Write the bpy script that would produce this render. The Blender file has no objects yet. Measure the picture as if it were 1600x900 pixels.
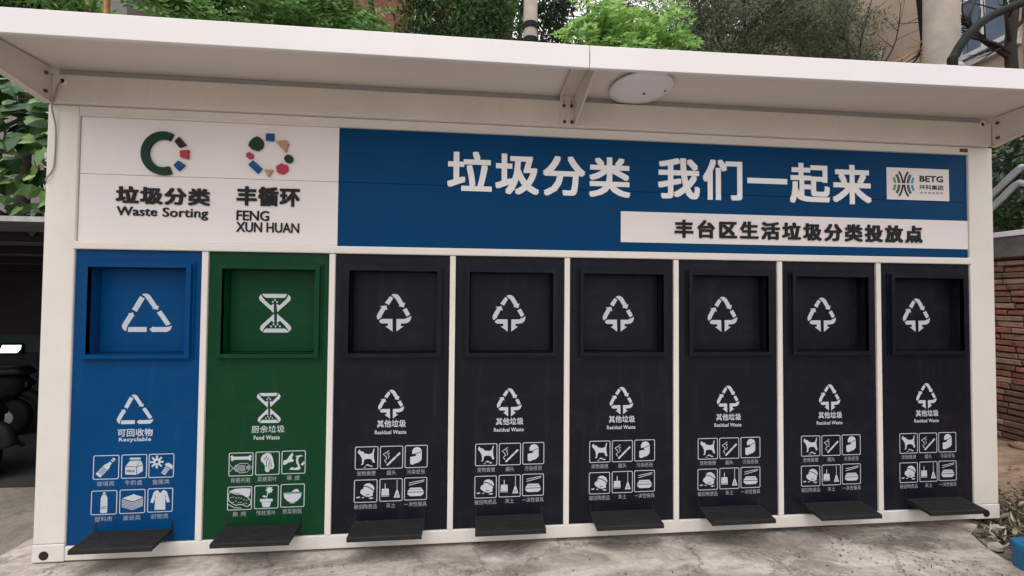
import bpy, bmesh, math, random
from mathutils import Vector, Matrix, noise as mnoise

rnd = random.Random(7)
R = math.radians
sc = bpy.context.scene
COL = sc.collection

# ------------------------------------------------------------------ camera
cam = bpy.data.cameras.new("camera")
cam.sensor_width = 36
cam.lens = 620 / 1600 * 36
cam.clip_start = 0.05
cam.clip_end = 500
cam_ob = bpy.data.objects.new("camera", cam)
cam_ob.location = (2.2259, -2.4037, 1.4590)
cam_ob.rotation_euler = (1.59399, -0.00823, -0.08897)
COL.objects.link(cam_ob)
sc.camera = cam_ob

# ------------------------------------------------------------------ light
SUN_EL, SUN_AZ = 66, 205      # azimuth measured clockwise from +Y
world = bpy.data.worlds.new("World")
sc.world = world
world.use_nodes = True
wn = world.node_tree
sky = wn.nodes.new("ShaderNodeTexSky")
sky.sky_type = 'NISHITA'
sky.sun_disc = False
sky.sun_elevation = R(SUN_EL)
sky.sun_rotation = R(SUN_AZ)
sky.air_density = 1.0
sky.dust_density = 4.0
hs = wn.nodes.new("ShaderNodeHueSaturation")
hs.inputs['Saturation'].default_value = 0.12
wn.links.new(sky.outputs[0], hs.inputs['Color'])
# even overcast layer in front of the clear sky, brighter overhead than near the horizon
tcw = wn.nodes.new("ShaderNodeTexCoord"); sepw = wn.nodes.new("ShaderNodeSeparateXYZ")
wn.links.new(tcw.outputs['Generated'], sepw.inputs[0])
grw = wn.nodes.new("ShaderNodeMapRange")
grw.inputs['From Min'].default_value = 0.0; grw.inputs['From Max'].default_value = 1.0
grw.inputs['To Min'].default_value = 4.2; grw.inputs['To Max'].default_value = 17.0
wn.links.new(sepw.outputs['Z'], grw.inputs['Value'])
tint = wn.nodes.new("ShaderNodeVectorMath"); tint.operation = 'SCALE'; tint.inputs[0].default_value = (1.0, 0.985, 0.985)
wn.links.new(grw.outputs[0], tint.inputs['Scale'])
cloud = wn.nodes.new("ShaderNodeMixRGB")
cloud.inputs[0].default_value = 0.75
wn.links.new(hs.outputs[0], cloud.inputs[1])
wn.links.new(tint.outputs[0], cloud.inputs[2])
wn.links.new(cloud.outputs[0], wn.nodes['Background'].inputs[0])
wn.nodes['Background'].inputs[1].default_value = 0.12
sl = bpy.data.lights.new("sun", 'SUN')
sl.energy = 0.7
sl.angle = R(35)
sl.color = (1.0, 0.97, 0.94)
so = bpy.data.objects.new("sun", sl)
so.rotation_euler = (R(90 - SUN_EL), 0, R(180 - SUN_AZ))
COL.objects.link(so)
sc.view_settings.view_transform = 'Standard'
sc.view_settings.look = 'None'
sc.view_settings.exposure = 0.4
sc.view_settings.gamma = 1.0

# ------------------------------------------------------------------ helpers
class MB:
    """collects polygons with material slots and links them as one mesh"""
    def __init__(s):
        s.v, s.f, s.m = [], [], []
    def add(s, vs, fs, m=0):
        b = len(s.v)
        s.v += [tuple(v) for v in vs]
        for f in fs:
            s.f.append([b + i for i in f]); s.m.append(m)
    def box(s, x0, x1, y0, y1, z0, z1, m=0):
        s.add([(x0,y0,z0),(x1,y0,z0),(x1,y1,z0),(x0,y1,z0),(x0,y0,z1),(x1,y0,z1),(x1,y1,z1),(x0,y1,z1)],
              [(0,3,2,1),(4,5,6,7),(0,1,5,4),(1,2,6,5),(2,3,7,6),(3,0,4,7)], m)
    def prism_x(s, prof, x0, x1, m=0):
        """profile in (y,z) extruded along x"""
        n = len(prof)
        s.add([(x0,y,z) for y,z in prof] + [(x1,y,z) for y,z in prof],
              [tuple(range(n)), tuple(range(2*n-1, n-1, -1))] + [(i, i+n, (i+1)%n+n, (i+1)%n) for i in range(n)], m)
    def poly(s, pts, y, t=0.0, m=0):
        """flat outline in (x,z) facing -y at depth y, t thick towards +y"""
        n = len(pts)
        if t <= 0:
            s.add([(x,y,z) for x,z in pts], [tuple(range(n))], m)
        else:
            s.add([(x,y,z) for x,z in pts] + [(x,y+t,z) for x,z in pts],
                  [tuple(range(n))] + [(i, i+n, (i+1)%n+n, (i+1)%n) for i in range(n)], m)
    def ring(s, o, i, y, t=0.0, m=0):
        n = len(o)
        s.add([(x,y,z) for x,z in o] + [(x,y,z) for x,z in i], [(k,(k+1)%n,(k+1)%n+n,k+n) for k in range(n)], m)
        if t > 0:
            s.add([(x,y,z) for x,z in o] + [(x,y+t,z) for x,z in o], [(k,k+n,(k+1)%n+n,(k+1)%n) for k in range(n)], m)
            s.add([(x,y,z) for x,z in i] + [(x,y+t,z) for x,z in i], [(k,(k+1)%n,(k+1)%n+n,k+n) for k in range(n)], m)
    def stroke(s, pts, w, y, m=0):
        n = len(pts); L = []; Rr = []
        for k in range(n):
            a = Vector(pts[max(k-1,0)]); b = Vector(pts[min(k+1,n-1)]); p = Vector(pts[k])
            d = (b-a)
            d = d.normalized() if d.length > 1e-9 else Vector((1,0))
            nn = Vector((-d.y, d.x)) * w/2
            L.append(p+nn); Rr.append(p-nn)
        s.add([(p.x,y,p.y) for p in L] + [(p.x,y,p.y) for p in Rr], [(k,k+1,k+1+n,k+n) for k in range(n-1)], m)
    def tube(s, pts, r, seg=8, m=0, cap=True):
        pts = [Vector(p) for p in pts]; n = len(pts)
        rr = r if isinstance(r,(list,tuple)) else [r]*n
        rings = []; prev = None
        for k in range(n):
            d = (pts[min(k+1,n-1)] - pts[max(k-1,0)]).normalized()
            if prev is None:
                u = d.cross(Vector((0,0,1)))
                if u.length < 1e-3: u = d.cross(Vector((1,0,0)))
                u.normalize()
            else:
                u = (prev - d*prev.dot(d)).normalized()
            prev = u; w = d.cross(u)
            rings.append([pts[k] + (u*math.cos(2*math.pi*j/seg) + w*math.sin(2*math.pi*j/seg))*rr[k] for j in range(seg)])
        vs = [v for rg in rings for v in rg]
        fs = [(k*seg+j, k*seg+(j+1)%seg, (k+1)*seg+(j+1)%seg, (k+1)*seg+j) for k in range(n-1) for j in range(seg)]
        if cap: fs += [tuple(range(seg-1,-1,-1)), tuple(range((n-1)*seg, n*seg))]
        s.add(vs, fs, m)
    def lathe(s, c, prof, seg=24, m=0, axis='z'):
        """prof: (radius, height) pairs round an axis through c"""
        vs = []
        for r, h in prof:
            for j in range(seg):
                a = 2*math.pi*j/seg
                x, y = r*math.cos(a), r*math.sin(a)
                vs.append((c[0]+x, c[1]+y, c[2]+h) if axis == 'z' else ((c[0]+x, c[1]+h, c[2]+y) if axis == 'y' else (c[0]+h, c[1]+x, c[2]+y)))
        n = len(prof)
        fs = [(k*seg+j, k*seg+(j+1)%seg, (k+1)*seg+(j+1)%seg, (k+1)*seg+j) for k in range(n-1) for j in range(seg)]
        fs += [tuple(range(seg-1,-1,-1)), tuple(range((n-1)*seg, n*seg))]
        s.add(vs, fs, m)
    def build(s, name, mats, parent=None, smooth=False, bevel=0.0):
        me = bpy.data.meshes.new(name)
        me.from_pydata(s.v, [], s.f)
        if not isinstance(mats, (list,tuple)): mats = [mats]
        for m in mats: me.materials.append(m)
        me.polygons.foreach_set('material_index', s.m)
        if smooth: me.polygons.foreach_set('use_smooth', [True]*len(s.f))
        me.update()
        o = bpy.data.objects.new(name, me)
        COL.objects.link(o)
        if parent is not None: o.parent = parent
        if bevel > 0:
            b = o.modifiers.new("bevel", 'BEVEL'); b.width = bevel; b.segments = 2; b.limit_method = 'ANGLE'; b.angle_limit = R(40)
        return o

def thing(name, label, cat, loc=(0,0,0), group=None):
    o = bpy.data.objects.new(name, None)
    o.empty_display_size = 0.2
    COL.objects.link(o); o.location = loc
    o['label'] = label; o['category'] = cat
    if group: o['group'] = group
    return o
def tag(o, label, cat, group=None):
    o['label'] = label; o['category'] = cat
    if group: o['group'] = group
    return o
def kids(o): return [c for c in bpy.data.objects if c.parent is o]
def copy_tree(o, parent=None):
    c = o.copy(); COL.objects.link(c); c.parent = parent
    for ch in kids(o): copy_tree(ch, c)
    return c

# ------------------------------------------------------------------ materials
def lin(r, g, b):
    f = lambda c: (c/255/12.92) if c/255 <= 0.04045 else ((c/255+0.055)/1.055)**2.4
    return (f(r), f(g), f(b), 1)
def mat(name, col, rough=0.5, metal=0.0, var=0.0, vscale=4.0, bump=0.0, bscale=40.0, spec=0.5, col2=None, detail=6.0, emit=0.0, lo=0.35, hi=0.65, dirt=0.0, dirtcol=(0.20,0.17,0.14)):
    m = bpy.data.materials.new(name); m.use_nodes = True
    nt = m.node_tree; b = nt.nodes['Principled BSDF']
    b.inputs['Base Color'].default_value = (*col[:3], 1)
    b.inputs['Roughness'].default_value = rough
    b.inputs['Metallic'].default_value = metal
    b.inputs['Specular IOR Level'].default_value = spec
    tc = nt.nodes.new('ShaderNodeTexCoord')
    if var > 0 or col2:
        n = nt.nodes.new('ShaderNodeTexNoise'); n.inputs['Scale'].default_value = vscale; n.inputs['Detail'].default_value = detail
        n.inputs['Roughness'].default_value = 0.65
        nt.links.new(tc.outputs['Object'], n.inputs['Vector'])
        cr = nt.nodes.new('ShaderNodeValToRGB')
        c2 = col2 or tuple(c*(1-var) for c in col[:3])
        cr.color_ramp.elements[0].position = lo; cr.color_ramp.elements[1].position = hi
        cr.color_ramp.elements[0].color = (*c2[:3], 1); cr.color_ramp.elements[1].color = (*col[:3], 1)
        nt.links.new(n.outputs['Fac'], cr.inputs['Fac']); nt.links.new(cr.outputs[0], b.inputs['Base Color'])
        mr = nt.nodes.new('ShaderNodeMapRange'); mr.inputs['To Min'].default_value = min(1, rough+0.12); mr.inputs['To Max'].default_value = max(0.05, rough-0.08)
        nt.links.new(n.outputs['Fac'], mr.inputs['Value']); nt.links.new(mr.outputs[0], b.inputs['Roughness'])
    if dirt > 0:      # dust, smears and dried drips; the pattern moves from object to object
        oi = nt.nodes.new('ShaderNodeObjectInfo'); of = nt.nodes.new('ShaderNodeVectorMath'); of.operation = 'SCALE'; of.inputs[0].default_value = (37,11,53)
        nt.links.new(oi.outputs['Random'], of.inputs['Scale'])
        def dn(scale, s_, detail, rr):
            mp = nt.nodes.new('ShaderNodeMapping'); mp.inputs['Scale'].default_value = scale
            nt.links.new(tc.outputs['Object'], mp.inputs['Vector'])
            va = nt.nodes.new('ShaderNodeVectorMath'); nt.links.new(mp.outputs[0], va.inputs[0]); nt.links.new(of.outputs[0], va.inputs[1])
            n = nt.nodes.new('ShaderNodeTexNoise'); n.inputs['Scale'].default_value = s_; n.inputs['Detail'].default_value = detail; n.inputs['Roughness'].default_value = rr
            nt.links.new(va.outputs[0], n.inputs['Vector']); return n
        drip = dn((14,14,0.9), 1.0, 5, 0.7); smear = dn((1.0,1.0,1.6), 3.0, 8, 0.75); fine = dn((1,1,1), 38, 4, 0.8)
        def rp(src, a, b2):
            q = nt.nodes.new('ShaderNodeMapRange'); q.inputs['From Min'].default_value = a; q.inputs['From Max'].default_value = b2; nt.links.new(src, q.inputs['Value']); return q.outputs[0]
        def mt_(op, a, b2):
            q = nt.nodes.new('ShaderNodeMath'); q.operation = op
            for i, z in enumerate((a, b2)):
                if isinstance(z, float): q.inputs[i].default_value = z
                else: nt.links.new(z, q.inputs[i])
            return q.outputs[0]
        f_ = mt_('ADD', mt_('MULTIPLY', rp(drip.outputs['Fac'], 0.54, 0.80), 0.35), mt_('MULTIPLY', rp(smear.outputs['Fac'], 0.52, 0.80), 0.45))
        f_ = mt_('ADD', f_, mt_('MULTIPLY', rp(fine.outputs['Fac'], 0.66, 0.78), 0.22))
        f_ = mt_('MULTIPLY', f_, dirt*0.38)
        md = nt.nodes.new('ShaderNodeMixRGB'); md.inputs[2].default_value = (*dirtcol,1)
        src = b.inputs['Base Color'].links[0].from_socket if b.inputs['Base Color'].links else None
        if src: nt.links.new(src, md.inputs[1])
        else: md.inputs[1].default_value = (*col[:3],1)
        nt.links.new(f_, md.inputs[0]); nt.links.new(md.outputs[0], b.inputs['Base Color'])
        rr_ = mt_('ADD', mt_('MULTIPLY', smear.outputs['Fac'], 0.34), max(0.05, rough-0.17)); nt.links.new(rr_, b.inputs['Roughness'])
    if bump > 0:
        n2 = nt.nodes.new('ShaderNodeTexNoise'); n2.inputs['Scale'].default_value = bscale; n2.inputs['Detail'].default_value = 4
        nt.links.new(tc.outputs['Object'], n2.inputs['Vector'])
        bp = nt.nodes.new('ShaderNodeBump'); bp.inputs['Strength'].default_value = bump; bp.inputs['Distance'].default_value = 0.01
        nt.links.new(n2.outputs['Fac'], bp.inputs['Height']); nt.links.new(bp.outputs[0], b.inputs['Normal'])
    if emit > 0:
        b.inputs['Emission Color'].default_value = (*col[:3], 1); b.inputs['Emission Strength'].default_value = emit
    return m
def leafmat(name, dark, mid, light, trans=0.3):
    m = bpy.data.materials.new(name); m.use_nodes = True
    nt = m.node_tree; b = nt.nodes['Principled BSDF']; out = nt.nodes['Material Output']
    g = nt.nodes.new('ShaderNodeNewGeometry')
    cr = nt.nodes.new('ShaderNodeValToRGB'); e = cr.color_ramp.elements
    e[0].color = (*dark, 1); e[1].color = (*light, 1); e[1].position = 1.0
    x = e.new(0.55); x.color = (*mid, 1)
    nt.links.new(g.outputs['Random Per Island'], cr.inputs['Fac'])
    nt.links.new(cr.outputs[0], b.inputs['Base Color'])
    b.inputs['Roughness'].default_value = 0.5
    t = nt.nodes.new('ShaderNodeBsdfTranslucent'); nt.links.new(cr.outputs[0], t.inputs['Color'])
    mx = nt.nodes.new('ShaderNodeMixShader'); mx.inputs[0].default_value = trans
    nt.links.new(b.outputs[0], mx.inputs[1]); nt.links.new(t.outputs[0], mx.inputs[2]); nt.links.new(mx.outputs[0], out.inputs['Surface'])
    return m

M = {}
M['paint'] = mat('white_paint', (0.74,0.695,0.645), 0.35, dirt=0.8, dirtcol=(0.30,0.25,0.20), var=0.05, vscale=3.0, bump=0.02, bscale=6)
M['paint_low'] = mat('scuffed_white_paint', (0.74,0.695,0.645), 0.4, dirt=1.5, dirtcol=(0.16,0.13,0.10), var=0.08)
M['paint_grey'] = mat('weathered_white_paint', (0.68,0.62,0.56), 0.45, dirt=0.9, dirtcol=(0.28,0.21,0.15), var=0.08, vscale=2.2, bump=0.02, bscale=6)
M['fascia'] = mat('fascia_white_paint', (0.80,0.765,0.77), 0.35, dirt=0.3, dirtcol=(0.4,0.35,0.3), var=0.04, vscale=2.0)
M['soffit'] = mat('soffit_white_sheet', (0.74,0.69,0.66), 0.35, var=0.06, vscale=1.5, bump=0.02, bscale=2.5)
M['seam'] = mat('grey_seam_trim', (0.42,0.41,0.41), 0.4, var=0.1)
M['panel'] = mat('white_sign_panel', (0.78,0.72,0.715), 0.4, dirt=0.25, var=0.04, vscale=1.5, bump=0.015, bscale=3)
M['blue_sign'] = mat('blue_sign_panel', (0.0005,0.050,0.150), 0.45, spec=0.08, var=0.12, vscale=1.2, bump=0.015, bscale=3)
M['blue'] = mat('blue_door_paint', (0.0005,0.054,0.178), 0.42, spec=0.09, dirt=0.24, var=0.1, vscale=2.0, bump=0.02, bscale=4)
M['green'] = mat('green_door_paint', (0.004,0.047,0.017), 0.42, spec=0.13, dirt=0.3, var=0.12, vscale=2.0, bump=0.02, bscale=4)
M['dark'] = mat('charcoal_door_paint', (0.0066,0.0076,0.0150), 0.42, spec=0.17, dirt=0.42, var=0.15, vscale=2.0, bump=0.02, bscale=4)
M['decal'] = mat('white_vinyl', (0.53,0.56,0.61), 0.5, spec=0.2, var=0.05, vscale=30)
M['caption'] = mat('faded_white_vinyl', (0.34,0.36,0.40), 0.5, spec=0.2)
M['letter_white'] = mat('white_letter_acrylic', (0.84,0.82,0.82), 0.4)
M['letter_dark'] = mat('dark_letter_acrylic', (0.013,0.011,0.013), 0.45, spec=0.2)
M['black'] = mat('black_void', (0.004,0.004,0.005), 0.6)
M['rubber'] = mat('black_rubber', (0.009,0.009,0.010), 0.6, spec=0.2, var=0.3, vscale=20)
M['pedal'] = mat('worn_pedal_metal', (0.018,0.0185,0.020), 0.55, spec=0.2, bump=0.7, bscale=160, dirt=1.0, dirtcol=(0.07,0.068,0.065))
M['bolt'] = mat('rusty_bolt', (0.16,0.10,0.06), 0.6, metal=0.4, var=0.5, vscale=40)
M['lampshade'] = mat('white_plastic_lamp', (0.80,0.78,0.83), 0.3, var=0.04)
M['e_green'] = mat('emblem_green', (0.010,0.040,0.022), 0.35, spec=0.12)
M['e_brown'] = mat('emblem_brown', (0.030,0.015,0.010), 0.35, spec=0.12)
M['e_pink'] = mat('emblem_pink', (0.42,0.045,0.075), 0.35, spec=0.12)
M['e_blue'] = mat('emblem_blue', (0.015,0.075,0.24), 0.35, spec=0.12)
M['e_tan'] = mat('emblem_tan', (0.45,0.27,0.15), 0.4, spec=0.12)
M['lg_green'] = mat('logo_green', (0.10,0.26,0.10), 0.4)
M['lg_dgreen'] = mat('logo_dark_green', (0.03,0.10,0.03), 0.4)
M['lg_dblue'] = mat('logo_dark_blue', (0.02,0.07,0.16), 0.4)
M['lg_blue'] = mat('logo_light_blue', (0.08,0.26,0.42), 0.4)
M['cable'] = mat('grey_cable_sheath', (0.30,0.28,0.26), 0.5)
M['black_pipe'] = mat('black_pipe', (0.009,0.010,0.011), 0.6, spec=0.15, var=0.3, vscale=8)
M['concrete_pole'] = mat('concrete_pole', (0.42,0.37,0.31), 0.85, var=0.22, vscale=5, bump=0.25, bscale=60)
M['bark'] = mat('dark_bark', (0.035,0.026,0.02), 0.9, var=0.5, vscale=12, bump=0.6, bscale=40)
M['bark_grey'] = mat('grey_bark', (0.11,0.095,0.08), 0.9, var=0.5, vscale=10, bump=0.6, bscale=40)
M['shed_wall'] = mat('shade_dark_shed', (0.03,0.028,0.026), 0.9, var=0.4, vscale=2)  # shade of the shed interior put into the colour of its surfaces
M['shed_green'] = mat('dark_green_board', (0.008,0.035,0.018), 0.6, var=0.3)
M['shed_roof'] = mat('grey_sheet_roof', (0.20,0.20,0.20), 0.55, var=0.35, vscale=3)
M['galv'] = mat('galvanised_edge', (0.55,0.56,0.58), 0.35, metal=0.5, var=0.3, vscale=9)
M['lamp_glow'] = mat('lamp_glow', (0.95,0.97,1.0), 0.4, emit=3.0)
M['bluetub'] = mat('blue_plastic', (0.010,0.13,0.27), 0.4, var=0.25, vscale=9, bump=0.05, bscale=30)
M['tarp'] = mat('blue_tarp', (0.01,0.16,0.42), 0.5, var=0.3, vscale=6)
M['orange'] = mat('orange_bamboo', (0.48,0.20,0.06), 0.6, var=0.4, vscale=10)
M['cap'] = mat('coping_cement', (0.13,0.115,0.11), 0.9, var=0.4, vscale=5, bump=0.5, bscale=30)
M['rim'] = mat('white_rim', (0.68,0.68,0.70), 0.5, var=0.15)
M['rail'] = mat('pale_steel_tube', (0.48,0.49,0.50), 0.4, metal=0.3, var=0.2)
M['beige'] = mat('beige_render', (0.50,0.38,0.29), 0.85, var=0.2, vscale=1.2, bump=0.2, bscale=20)
M['greywall'] = mat('grey_render', (0.27,0.25,0.24), 0.85, var=0.2, vscale=1.5)
M['wood'] = mat('brown_eaves', (0.09,0.055,0.045), 0.8, var=0.3)
M['frame_w'] = mat('white_window_frame', (0.7,0.7,0.7), 0.4)
M['glass'] = mat('window_glass', (0.16,0.20,0.26), 0.08, var=0.4, vscale=0.8)
M['stone'] = mat('pale_stone', (0.48,0.44,0.38), 0.9, var=0.4, vscale=14, bump=0.5, bscale=30)
M['leaf_vine'] = leafmat('vine_leaf', (0.022,0.065,0.022), (0.055,0.155,0.038), (0.32,0.46,0.16))
M['leaf_fern'] = leafmat('pinnate_leaf', (0.055,0.125,0.040), (0.14,0.29,0.085), (0.31,0.49,0.17), 0.5)
M['leaf_bright'] = leafmat('bright_pinnate_leaf', (0.10,0.22,0.05), (0.25,0.46,0.11), (0.44,0.60,0.22), 0.5)
M['leaf_dark'] = leafmat('dark_leaf', (0.018,0.032,0.022), (0.038,0.070,0.035), (0.085,0.15,0.055), 0.35)
M['leaf_mid'] = leafmat('mid_leaf', (0.030,0.060,0.028), (0.075,0.150,0.048), (0.18,0.31,0.10), 0.45)
M['leaf_olive'] = leafmat('olive_leaf', (0.075,0.100,0.062), (0.17,0.215,0.125), (0.36,0.40,0.26), 0.5)
M['litter'] = leafmat('dead_leaf', (0.014,0.010,0.007), (0.045,0.030,0.020), (0.42,0.38,0.24), 0.1)

def brickmat(name, axes, scale_h=0.062, w=0.22, c1=(0.22,0.075,0.052), c2=(0.30,0.15,0.11), mortar=(0.075,0.06,0.052)):
    m = bpy.data.materials.new(name); m.use_nodes = True
    nt = m.node_tree; b = nt.nodes['Principled BSDF']; N = nt.nodes.new; Lk = nt.links.new
    tc = N('ShaderNodeTexCoord'); sp = N('ShaderNodeSeparateXYZ'); Lk(tc.outputs['Object'], sp.inputs[0])
    cb = N('ShaderNodeCombineXYZ'); Lk(sp.outputs[axes[0]], cb.inputs[0]); Lk(sp.outputs[axes[1]], cb.inputs[1])
    ns = N('ShaderNodeTexNoise'); ns.inputs['Scale'].default_value = 7; Lk(tc.outputs['Object'], ns.inputs['Vector'])
    sb = N('ShaderNodeVectorMath'); sb.operation = 'SUBTRACT'; sb.inputs[1].default_value = (0.5,0.5,0.5); Lk(ns.outputs['Color'], sb.inputs[0])
    sc_ = N('ShaderNodeVectorMath'); sc_.operation = 'SCALE'; sc_.inputs['Scale'].default_value = 0.045; Lk(sb.outputs[0], sc_.inputs[0])
    ad = N('ShaderNodeVectorMath'); Lk(cb.outputs[0], ad.inputs[0]); Lk(sc_.outputs[0], ad.inputs[1])
    bt = N('ShaderNodeTexBrick'); Lk(ad.outputs[0], bt.inputs['Vector'])
    bt.inputs['Scale'].default_value = 1; bt.inputs['Brick Width'].default_value = w; bt.inputs['Row Height'].default_value = scale_h
    bt.inputs['Mortar Size'].default_value = 0.007; bt.inputs['Mortar Smooth'].default_value = 0.3; bt.inputs['Bias'].default_value = 0
    bt.inputs['Color1'].default_value = (*c1,1); bt.inputs['Color2'].default_value = (*c2,1); bt.inputs['Mortar'].default_value = (*mortar,1)
    n2 = N('ShaderNodeTexNoise'); n2.inputs['Scale'].default_value = 18; n2.inputs['Detail'].default_value = 8; Lk(tc.outputs['Object'], n2.inputs['Vector'])
    mx = N('ShaderNodeMixRGB'); mx.blend_type = 'OVERLAY'; mx.inputs[0].default_value = 0.75
    Lk(bt.outputs['Color'], mx.inputs[1]); Lk(n2.outputs['Fac'], mx.inputs[2]); Lk(mx.outputs[0], b.inputs['Base Color'])
    b.inputs['Roughness'].default_value = 0.92
    ma = N('ShaderNodeMath'); ma.operation = 'MULTIPLY_ADD'; ma.inputs[1].default_value = -1.2; Lk(bt.outputs['Fac'], ma.inputs[0]); Lk(n2.outputs['Fac'], ma.inputs[2])
    bp = N('ShaderNodeBump'); bp.inputs['Strength'].default_value = 1; bp.inputs['Distance'].default_value = 0.02
    Lk(ma.outputs[0], bp.inputs['Height']); Lk(bp.outputs[0], b.inputs['Normal'])
    return m
M['brick_far'] = brickmat('red_brick', ('X','Z'), c1=(0.20,0.06,0.035), c2=(0.28,0.11,0.07), mortar=(0.2,0.15,0.12))
M['brick_side'] = brickmat('orange_brick', ('Y','Z'), c1=(0.32,0.14,0.09), c2=(0.40,0.20,0.14), mortar=(0.3,0.25,0.2))
M['brick'] = mat('old_brick', (0.36,0.135,0.10), 0.92, col2=(0.15,0.058,0.045), vscale=11, bump=0.8, bscale=45)
M['brick_b'] = mat('old_brick_brown', (0.20,0.115,0.085), 0.92, col2=(0.10,0.06,0.05), vscale=9, bump=0.8, bscale=45)
M['brick_c'] = mat('old_brick_pale', (0.36,0.23,0.16), 0.92, col2=(0.2,0.12,0.09), vscale=9, bump=0.8, bscale=45)
M['mortar'] = mat('dark_mortar', (0.06,0.045,0.038), 0.95, var=0.5, vscale=15, bump=0.8, bscale=40)

def groundmat(name, base, stain, speck, sscale=2.2, specks=True, moss=False, stretch=(1,1,1), rot=0.0):
    m = bpy.data.materials.new(name); m.use_nodes = True
    nt = m.node_tree; b = nt.nodes['Principled BSDF']; N = nt.nodes.new; Lk = nt.links.new
    tc = N('ShaderNodeTexCoord'); mp = N('ShaderNodeMapping'); mp.inputs['Scale'].default_value = stretch; mp.inputs['Rotation'].default_value = (0,0,rot)
    Lk(tc.outputs['Object'], mp.inputs['Vector'])
    def nz(s, d, r=0.6, src=None, dist=0.0):
        n = N('ShaderNodeTexNoise'); n.inputs['Scale'].default_value = s; n.inputs['Detail'].default_value = d; n.inputs['Roughness'].default_value = r; n.inputs['Distortion'].default_value = dist
        Lk(src or tc.outputs['Object'], n.inputs['Vector']); return n
    def ramp(src, lo, hi, c0=(0,0,0,1), c1=(1,1,1,1)):
        cr = N('ShaderNodeValToRGB'); e = cr.color_ramp.elements
        e[0].position = lo; e[1].position = hi; e[0].color = c0; e[1].color = c1; Lk(src, cr.inputs['Fac']); return cr
    def mix(f, a, c, mode='MIX'):
        x = N('ShaderNodeMixRGB'); x.blend_type = mode
        if isinstance(f, float): x.inputs[0].default_value = f
        else: Lk(f, x.inputs[0])
        for i, q in ((1,a),(2,c)):
            if isinstance(q, tuple): x.inputs[i].default_value = (*q[:3],1)
            else: Lk(q, x.inputs[i])
        return x.outputs[0]
    n1 = nz(sscale, 7, 0.7, mp.outputs[0], 0.6)
    c = mix(ramp(n1.outputs['Fac'], 0.40, 0.62).outputs[0], stain, base)
    n2 = nz(26, 8, 0.75)
    c = mix(0.55, c, ramp(n2.outputs['Fac'], 0.25, 0.75, (0.25,0.25,0.25,1), (0.78,0.78,0.78,1)).outputs[0], 'OVERLAY')
    n3 = nz(9, 10, 0.8)
    c = mix(ramp(n3.outputs['Fac'], 0.60, 0.72).outputs[0], c, tuple(min(1,q*1.25) for q in base))
    if specks:
        vo = N('ShaderNodeTexVoronoi'); vo.inputs['Scale'].default_value = 22; Lk(tc.outputs['Object'], vo.inputs['Vector'])
        n4 = nz(1.7, 3)
        s1 = ramp(vo.outputs['Distance'], 0.05, 0.11, (1,1,1,1), (0,0,0,1)); s2 = ramp(n4.outputs['Fac'], 0.48, 0.58)
        mm = N('ShaderNodeMath'); mm.operation = 'MULTIPLY'; Lk(s1.outputs[0], mm.inputs[0]); Lk(s2.outputs[0], mm.inputs[1])
        c = mix(mm.outputs[0], c, speck)
        # fine cracks
        vc = N('ShaderNodeTexVoronoi'); vc.feature = 'DISTANCE_TO_EDGE'; vc.inputs['Scale'].default_value = 1.3
        wa = N('ShaderNodeVectorMath'); wb = N('ShaderNodeVectorMath'); wb.operation = 'SCALE'; wb.inputs['Scale'].default_value = 0.35
        Lk(n3.outputs['Color'], wb.inputs[0]); Lk(tc.outputs['Object'], wa.inputs[0]); Lk(wb.outputs[0], wa.inputs[1]); Lk(wa.outputs[0], vc.inputs['Vector'])
        c = mix(ramp(vc.outputs['Distance'], 0.003, 0.014, (0.9,0.9,0.9,1), (0,0,0,1)).outputs[0], c, tuple(q*0.5 for q in stain))
    if moss:
        n5 = nz(3.1, 8, 0.75)
        c = mix(ramp(n5.outputs['Fac'], 0.58, 0.68, (0,0,0,1), (0.75,0.75,0.75,1)).outputs[0], c, (0.055,0.065,0.035))
    if moss:
        # dark damp patch and streaks with their own ragged outline in front of the right hand doors
        for (px_, py_, rad, strength, colr) in ((4.9,-0.13,0.55,0.8,(0.075,0.072,0.055)),(3.9,-0.05,0.9,0.55,(0.13,0.11,0.09)),(1.9,-0.03,0.7,0.5,(0.15,0.13,0.11)),(0.4,-0.02,0.6,0.45,(0.16,0.14,0.115))):
            sv = N('ShaderNodeVectorMath'); sv.operation = 'SUBTRACT'; sv.inputs[1].default_value = (px_,py_,0); Lk(tc.outputs['Object'], sv.inputs[0])
            ms = N('ShaderNodeVectorMath'); ms.operation = 'MULTIPLY'; ms.inputs[1].default_value = (1/rad, 1/(rad*0.36), 0); Lk(sv.outputs[0], ms.inputs[0])
            ln = N('ShaderNodeVectorMath'); ln.operation = 'LENGTH'; Lk(ms.outputs[0], ln.inputs[0])
            n6 = nz(5.5, 9, 0.8, mp.outputs[0], 0.4)
            q = N('ShaderNodeMath'); q.operation = 'MULTIPLY_ADD'; q.inputs[1].default_value = 2.6; Lk(n6.outputs['Fac'], q.inputs[0])
            q2 = N('ShaderNodeMath'); q2.operation = 'SUBTRACT'; q2.inputs[0].default_value = -0.55; Lk(ln.outputs['Value'], q2.inputs[1]); Lk(q2.outputs[0], q.inputs[2])
            c = mix(ramp(q.outputs[0], 0.0, 0.55, (0,0,0,1), (strength,strength,strength,1)).outputs[0], c, colr)
    Lk(c, b.inputs['Base Color']); b.inputs['Roughness'].default_value = 0.9
    ad = N('ShaderNodeMath'); Lk(n2.outputs['Fac'], ad.inputs[0]); Lk(n3.outputs['Fac'], ad.inputs[1])
    bp = N('ShaderNodeBump'); bp.inputs['Strength'].default_value = 0.6; bp.inputs['Distance'].default_value = 0.012
    Lk(ad.outputs[0], bp.inputs['Height']); Lk(bp.outputs[0], b.inputs['Normal'])
    return m
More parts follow.
